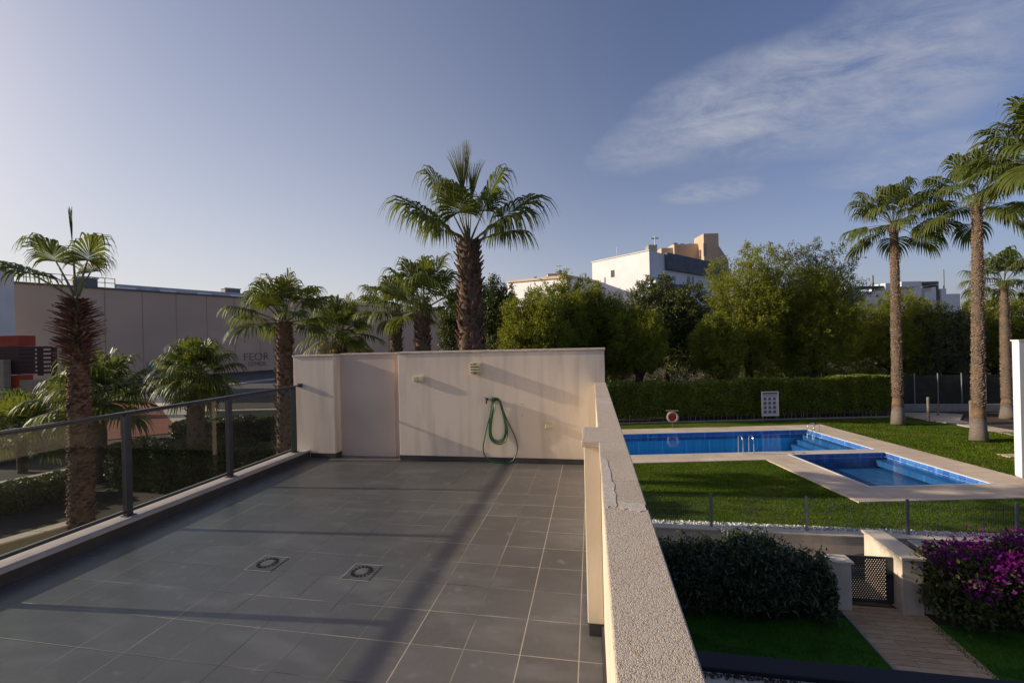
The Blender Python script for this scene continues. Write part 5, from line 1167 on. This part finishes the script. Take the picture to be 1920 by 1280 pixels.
def facebox(px0, px1, py0, py1, th, D, off=0.0):
    a = dep(px0, py0, D - off); b = dep(px1, py0, D - off); z1 = float(a[2]); z0 = float(dep(px0, py1, D - off)[2]); n = gy_ if len(gy_) == 3 else gy_
    n = np.array([-gx[1], gx[0]]); return [tuple(a[:2]), tuple(b[:2]), tuple(b[:2] + n * th), tuple(a[:2] + n * th)], z0, z1
MB().prism(*facebox(-60, 35, 631, 651, 1.2, D)).build('beam', 'redpaint', rg)
MB().prism(*facebox(-60, 35, 651.5, 704, 1.15, D)).build('cladding', 'brownwood', rg)
MB().prism(*facebox(8, 36, 704.5, 790, 1.0, D)).build('pillar', 'redpaint', rg)
MB().prism(*facebox(-60, 6, 676, 790, 0.5, D, 0.6)).build('side_pillar', 'garden_wall', rg)
MB().prism(*facebox(24, 34, 728, 737, 0.05, D, 0.08)).build('name_plate', 'offwhite', rg)
sf = thing('slatted_fence', 'dark brown horizontal slat fence beside the red gateway', 'fence', (*vp(65, 700)[:2], S))
m_ = MB()
for k in range(7): m_.prism(*facebox(35.5, 97, 650 + k * 7.8, 650 + k * 7.8 + 4.6, 0.05, D))
m_.build('slats', 'brownwood', sf)
for px in (69, 95): MB().prism(*facebox(px, px + 9, 650, 704, 0.12, D, -0.06)).build('post', 'brownwood', sf)
wallthing('garden_wall', 'grey wall under the brown slat fence', vp(36.5, 760)[:2], vp(125, 760)[:2], 0.2, S, float(vp(60, 712)[2]), 'garden_wall')

# ------------------------------------------------------------------ distant buildings
cn = dep(1217, 470, 70.0); lf = dep(1110, 490, 79.5); rt = dep(1346, 494, 85.4)
ZT = float(cn[2]); c2, l2, r2_ = cn[:2], lf[:2], rt[:2]
wbld = thing('apartment_building', 'white apartment building with a dark grey band and one small side window', 'building', (*c2, P))
dl = (l2 - c2) / np.linalg.norm(l2 - c2); dr = (r2_ - c2) / np.linalg.norm(r2_ - c2)
MB().prism([tuple(c2), tuple(r2_), tuple(r2_ + (l2 - c2)), tuple(l2)], P, ZT).build('wall', 'white', wbld)
nrF = np.array([dr[1], -dr[0]]); nrF = nrF if nrF @ (c2) < 0 else -nrF      # outward normal of the right face
nrL = np.array([dl[1], -dl[0]]); nrL = nrL if nrL @ dr < 0 else -nrL
Lr = np.linalg.norm(r2_ - c2)
def onface(s0, s1, z0, z1, off, th=0.06):
    a = c2 + dr * s0 + nrF * off; b = c2 + dr * s1 + nrF * off; return [tuple(a), tuple(b), tuple(b + nrF * th), tuple(a + nrF * th)], z0, z1
def zz_(py, D=70.0): return float(dep(1240, py, D)[2])
MB().prism(*onface(Lr * .19, Lr, ZT - 2.6, ZT + .15, .02, .5)).build('roof_band', 'greyband', wbld)
MB().prism(*onface(0.2, Lr * .19, ZT - 5.2, ZT - 4.8, .02, .9)).build('balcony_slab', 'white', wbld)
m_ = MB()
for k in range(3): m_.prism(*onface(Lr * .19, Lr * (.46 if k == 0 else .95), ZT - 6.6 - k * 3.2, ZT - 5.0 - k * 3.2, .02, .8))
m_.build('balcony_front', 'greyband', wbld)
for s0, s1, z0, z1 in ((.10, .17, 3.6, 4.3), (.2, .33, 3.5, 4.2), (.50, .54, 5.2, 3.1), (.57, .60, 5.2, 3.1), (.66, .70, 4.8, 3.5), (.80, .9, 4.6, 3.7), (.78, .82, 8.6, 6.9), (.55, .6, 8.6, 6.9), (.9, .94, 8.8, 7), (.1, .16, 8.4, 7)):
    zz0, zz1 = sorted((ZT - z0, ZT - z1)); f_ = MB(); f_.prism(*onface(Lr * s0, Lr * s1, zz0, zz1, .005, .03)); wi = f_.build('window', 'darkwin', wbld)
Ll = np.linalg.norm(l2 - c2)
def onleft(f0, f1, z0, z1, off, th=.05):
    a = c2 + dl * f0 + nrL * off; b = c2 + dl * f1 + nrL * off; return [tuple(a), tuple(b), tuple(b + nrL * th), tuple(a + nrL * th)], z0, z1
MB().prism(*onleft(Ll * .585, Ll * .645, float(dep(1154, 518, 75)[2]), float(dep(1154, 505, 75)[2]), .01)).build('window', 'darkwin', wbld)
MB().prism(*onleft(-.1, Ll + .1, ZT + .01, ZT + .16, -.15, .3)).build('roof_edge', 'offwhite', wbld)
# roof structures
def pbox(px0, px1, py0, py1, D, th=2.0):
    a = dep(px0, py0, D); b = dep(px1, py0, D); n = np.array([-gx[1], gx[0]]); return [tuple(a[:2]), tuple(b[:2]), tuple(b[:2] + n * th), tuple(a[:2] + n * th)], float(dep(px0, py1, D)[2]), float(a[2])
MB().prism(*pbox(1216, 1232, 459, 476, 78)).build('roof_hut', 'concrete', wbld)
m_ = MB()
for px, py0, py1, D_, r in ((1228, 443, 462, 78, .09), (1157, 464, 480, 76, .06)):
    a = dep(px, py0, D_); b = dep(px, py1, D_); m_.tube([(a[0], a[1], b[2]), tuple(a)], r, 5)
m_.box(*(lambda q: (q[0] - .6, q[0] + .6, q[1] - .05, q[1] + .05, q[2] - .1, q[2] + .1))(dep(1228, 447, 78))); m_.build('antenna', 'galv', wbld)

tb = thing('tan_building', 'tan building with a square tower rising behind the white apartment building', 'building', (*dep(1320, 500, 100)[:2], P))
pts, z0, z1 = pbox(1319, 1347, 438, 620, 98, 5); MB().prism(pts, P, z1).build('tower', 'tan', tb)
MB().prism([tuple(dep(1347.3, 500, 98)[:2]), tuple(dep(1366, 500, 118)[:2]), tuple(dep(1340, 500, 122)[:2]), tuple(dep(1335, 500, 103.5)[:2])], P, float(dep(1350, 462, 100)[2])).build('side_wing', 'tan', tb)
pts, z0, z1 = pbox(1262, 1318.5, 458, 620, 101, 5); MB().prism(pts, P, z1).build('wall', 'tan', tb)
pts, z0, z1 = pbox(1240, 1261.7, 465, 620, 101, 5); MB().prism(pts, P, z1).build('lower_wall', 'tan', tb)
MB().prism(*pbox(1264, 1270, 457, 478, 100, .8)).build('chimney', 'tan', tb)
MB().prism(*pbox(1263.5, 1270.5, 455.5, 457.2, 100, .9)).build('chimney_cap', 'roofunit', tb)
m_ = MB()
for px in (1276, 1291, 1302): m_.prism(*pbox(px, px + 6, 456.8, 458.2, 101.2, .8))
m_.build('roof_vent', 'roofunit', tb)
m_ = MB().prism(*pbox(1318.7, 1324, 456, 480, 97.9, .08)); m_.build('shaft', 'concrete', tb)

wr = thing('white_house', 'white building with a sloping roof line far behind the pines at centre', 'building', (*dep(1010, 560, 80)[:2], P))
a = dep(951, 531, 84); b = dep(1063, 521, 72); za = float(a[2]); n = np.array([0.5, 0.86]) * 12
MB().add([(a[0], a[1], P), (b[0], b[1], P), (b[0], b[1], float(b[2])), (a[0], a[1], za)] + [(a[0] + n[0], a[1] + n[1], P), (b[0] + n[0], b[1] + n[1], P), (b[0] + n[0], b[1] + n[1], float(b[2])), (a[0] + n[0], a[1] + n[1], za)], [(0, 1, 2, 3), (4, 7, 6, 5), (3, 2, 6, 7), (1, 5, 6, 2), (0, 3, 7, 4)]).build('wall', 'white', wr)
up_ = np.array([0, 0, .5]); m_ = MB(); q = [np.array([a[0], a[1], za + .02]), np.array([b[0], b[1], float(b[2]) + .02])]; nn3 = np.array([n[0], n[1], 0]); o3 = np.array([-.1, -.4, 0])
m_.add([q[0] + o3, q[1] + o3, q[1] + o3 + up_, q[0] + o3 + up_ * .6, q[0] + nn3, q[1] + nn3, q[1] + nn3 + up_, q[0] + nn3 + up_ * .6], [(0, 1, 2, 3), (4, 7, 6, 5), (3, 2, 6, 7), (0, 4, 5, 1), (1, 5, 6, 2), (0, 3, 7, 4)]); m_.build('roof', 'tan', wr)
MB().prism(*pbox(1027, 1062, 513, 528, 78, 3)).build('roof_hut', 'tan', wr)
MB().prism(*pbox(1001, 1007, 519, 527, 80, 1)).build('chimney', 'concrete', wr)
MB().prism(*pbox(1047, 1053, 506, 514, 78, 1)).build('water_tank', 'galv', wr)
MB().prism(*pbox(1064, 1076, 523, 560, 74, 4)).build('side_block', 'white', wr)
m_ = MB()
for px, py in ((1048, 494), (1061, 499)):
    a = dep(px, py, 78); b = dep(px, 514, 78); m_.tube([(a[0], a[1], b[2]), tuple(a)], .06, 5); m_.box(a[0] - .5, a[0] + .5, a[1] - .03, a[1] + .03, a[2] - .5, a[2] - .42)
m_.build('antenna', 'galv', wr)

fh = thing('white_house', 'far white house with roof terraces behind the tall palm trunk', 'building', (*dep(1680, 560, 110)[:2], P))
m_ = MB()
for q in ((1588, 1614, 537, 546), (1601, 1614, 546, 620), (1690, 1728, 528, 538), (1715, 1728, 538, 620), (1640, 1690, 545, 620), (1625, 1640, 551, 620), (1750, 1755, 538, 620), (1735, 1749.8, 548, 620), (1766, 1774, 541, 620), (1774.2, 1800, 551, 620), (1660, 1672, 531, 545)): m_.prism(*pbox(*q, 110, 5))
m_.build('wall', 'white', fh)
m_ = MB()
for q in ((1614.2, 1662, 536.5, 540), (1728.2, 1760, 528, 533.5), (1756, 1760, 533.5, 620), (1586, 1601, 547, 620)): m_.prism(*pbox(*q, 110.3, 4))
m_.build('pergola', 'roofunit', fh)
for px, y0, r in ((1636, 516, .25), (1769, 505, .16)):
    a = dep(px, y0, 112); MB().tube([(a[0], a[1], P), tuple(a)], r, 6).build('antenna_mast', 'galv', fh)
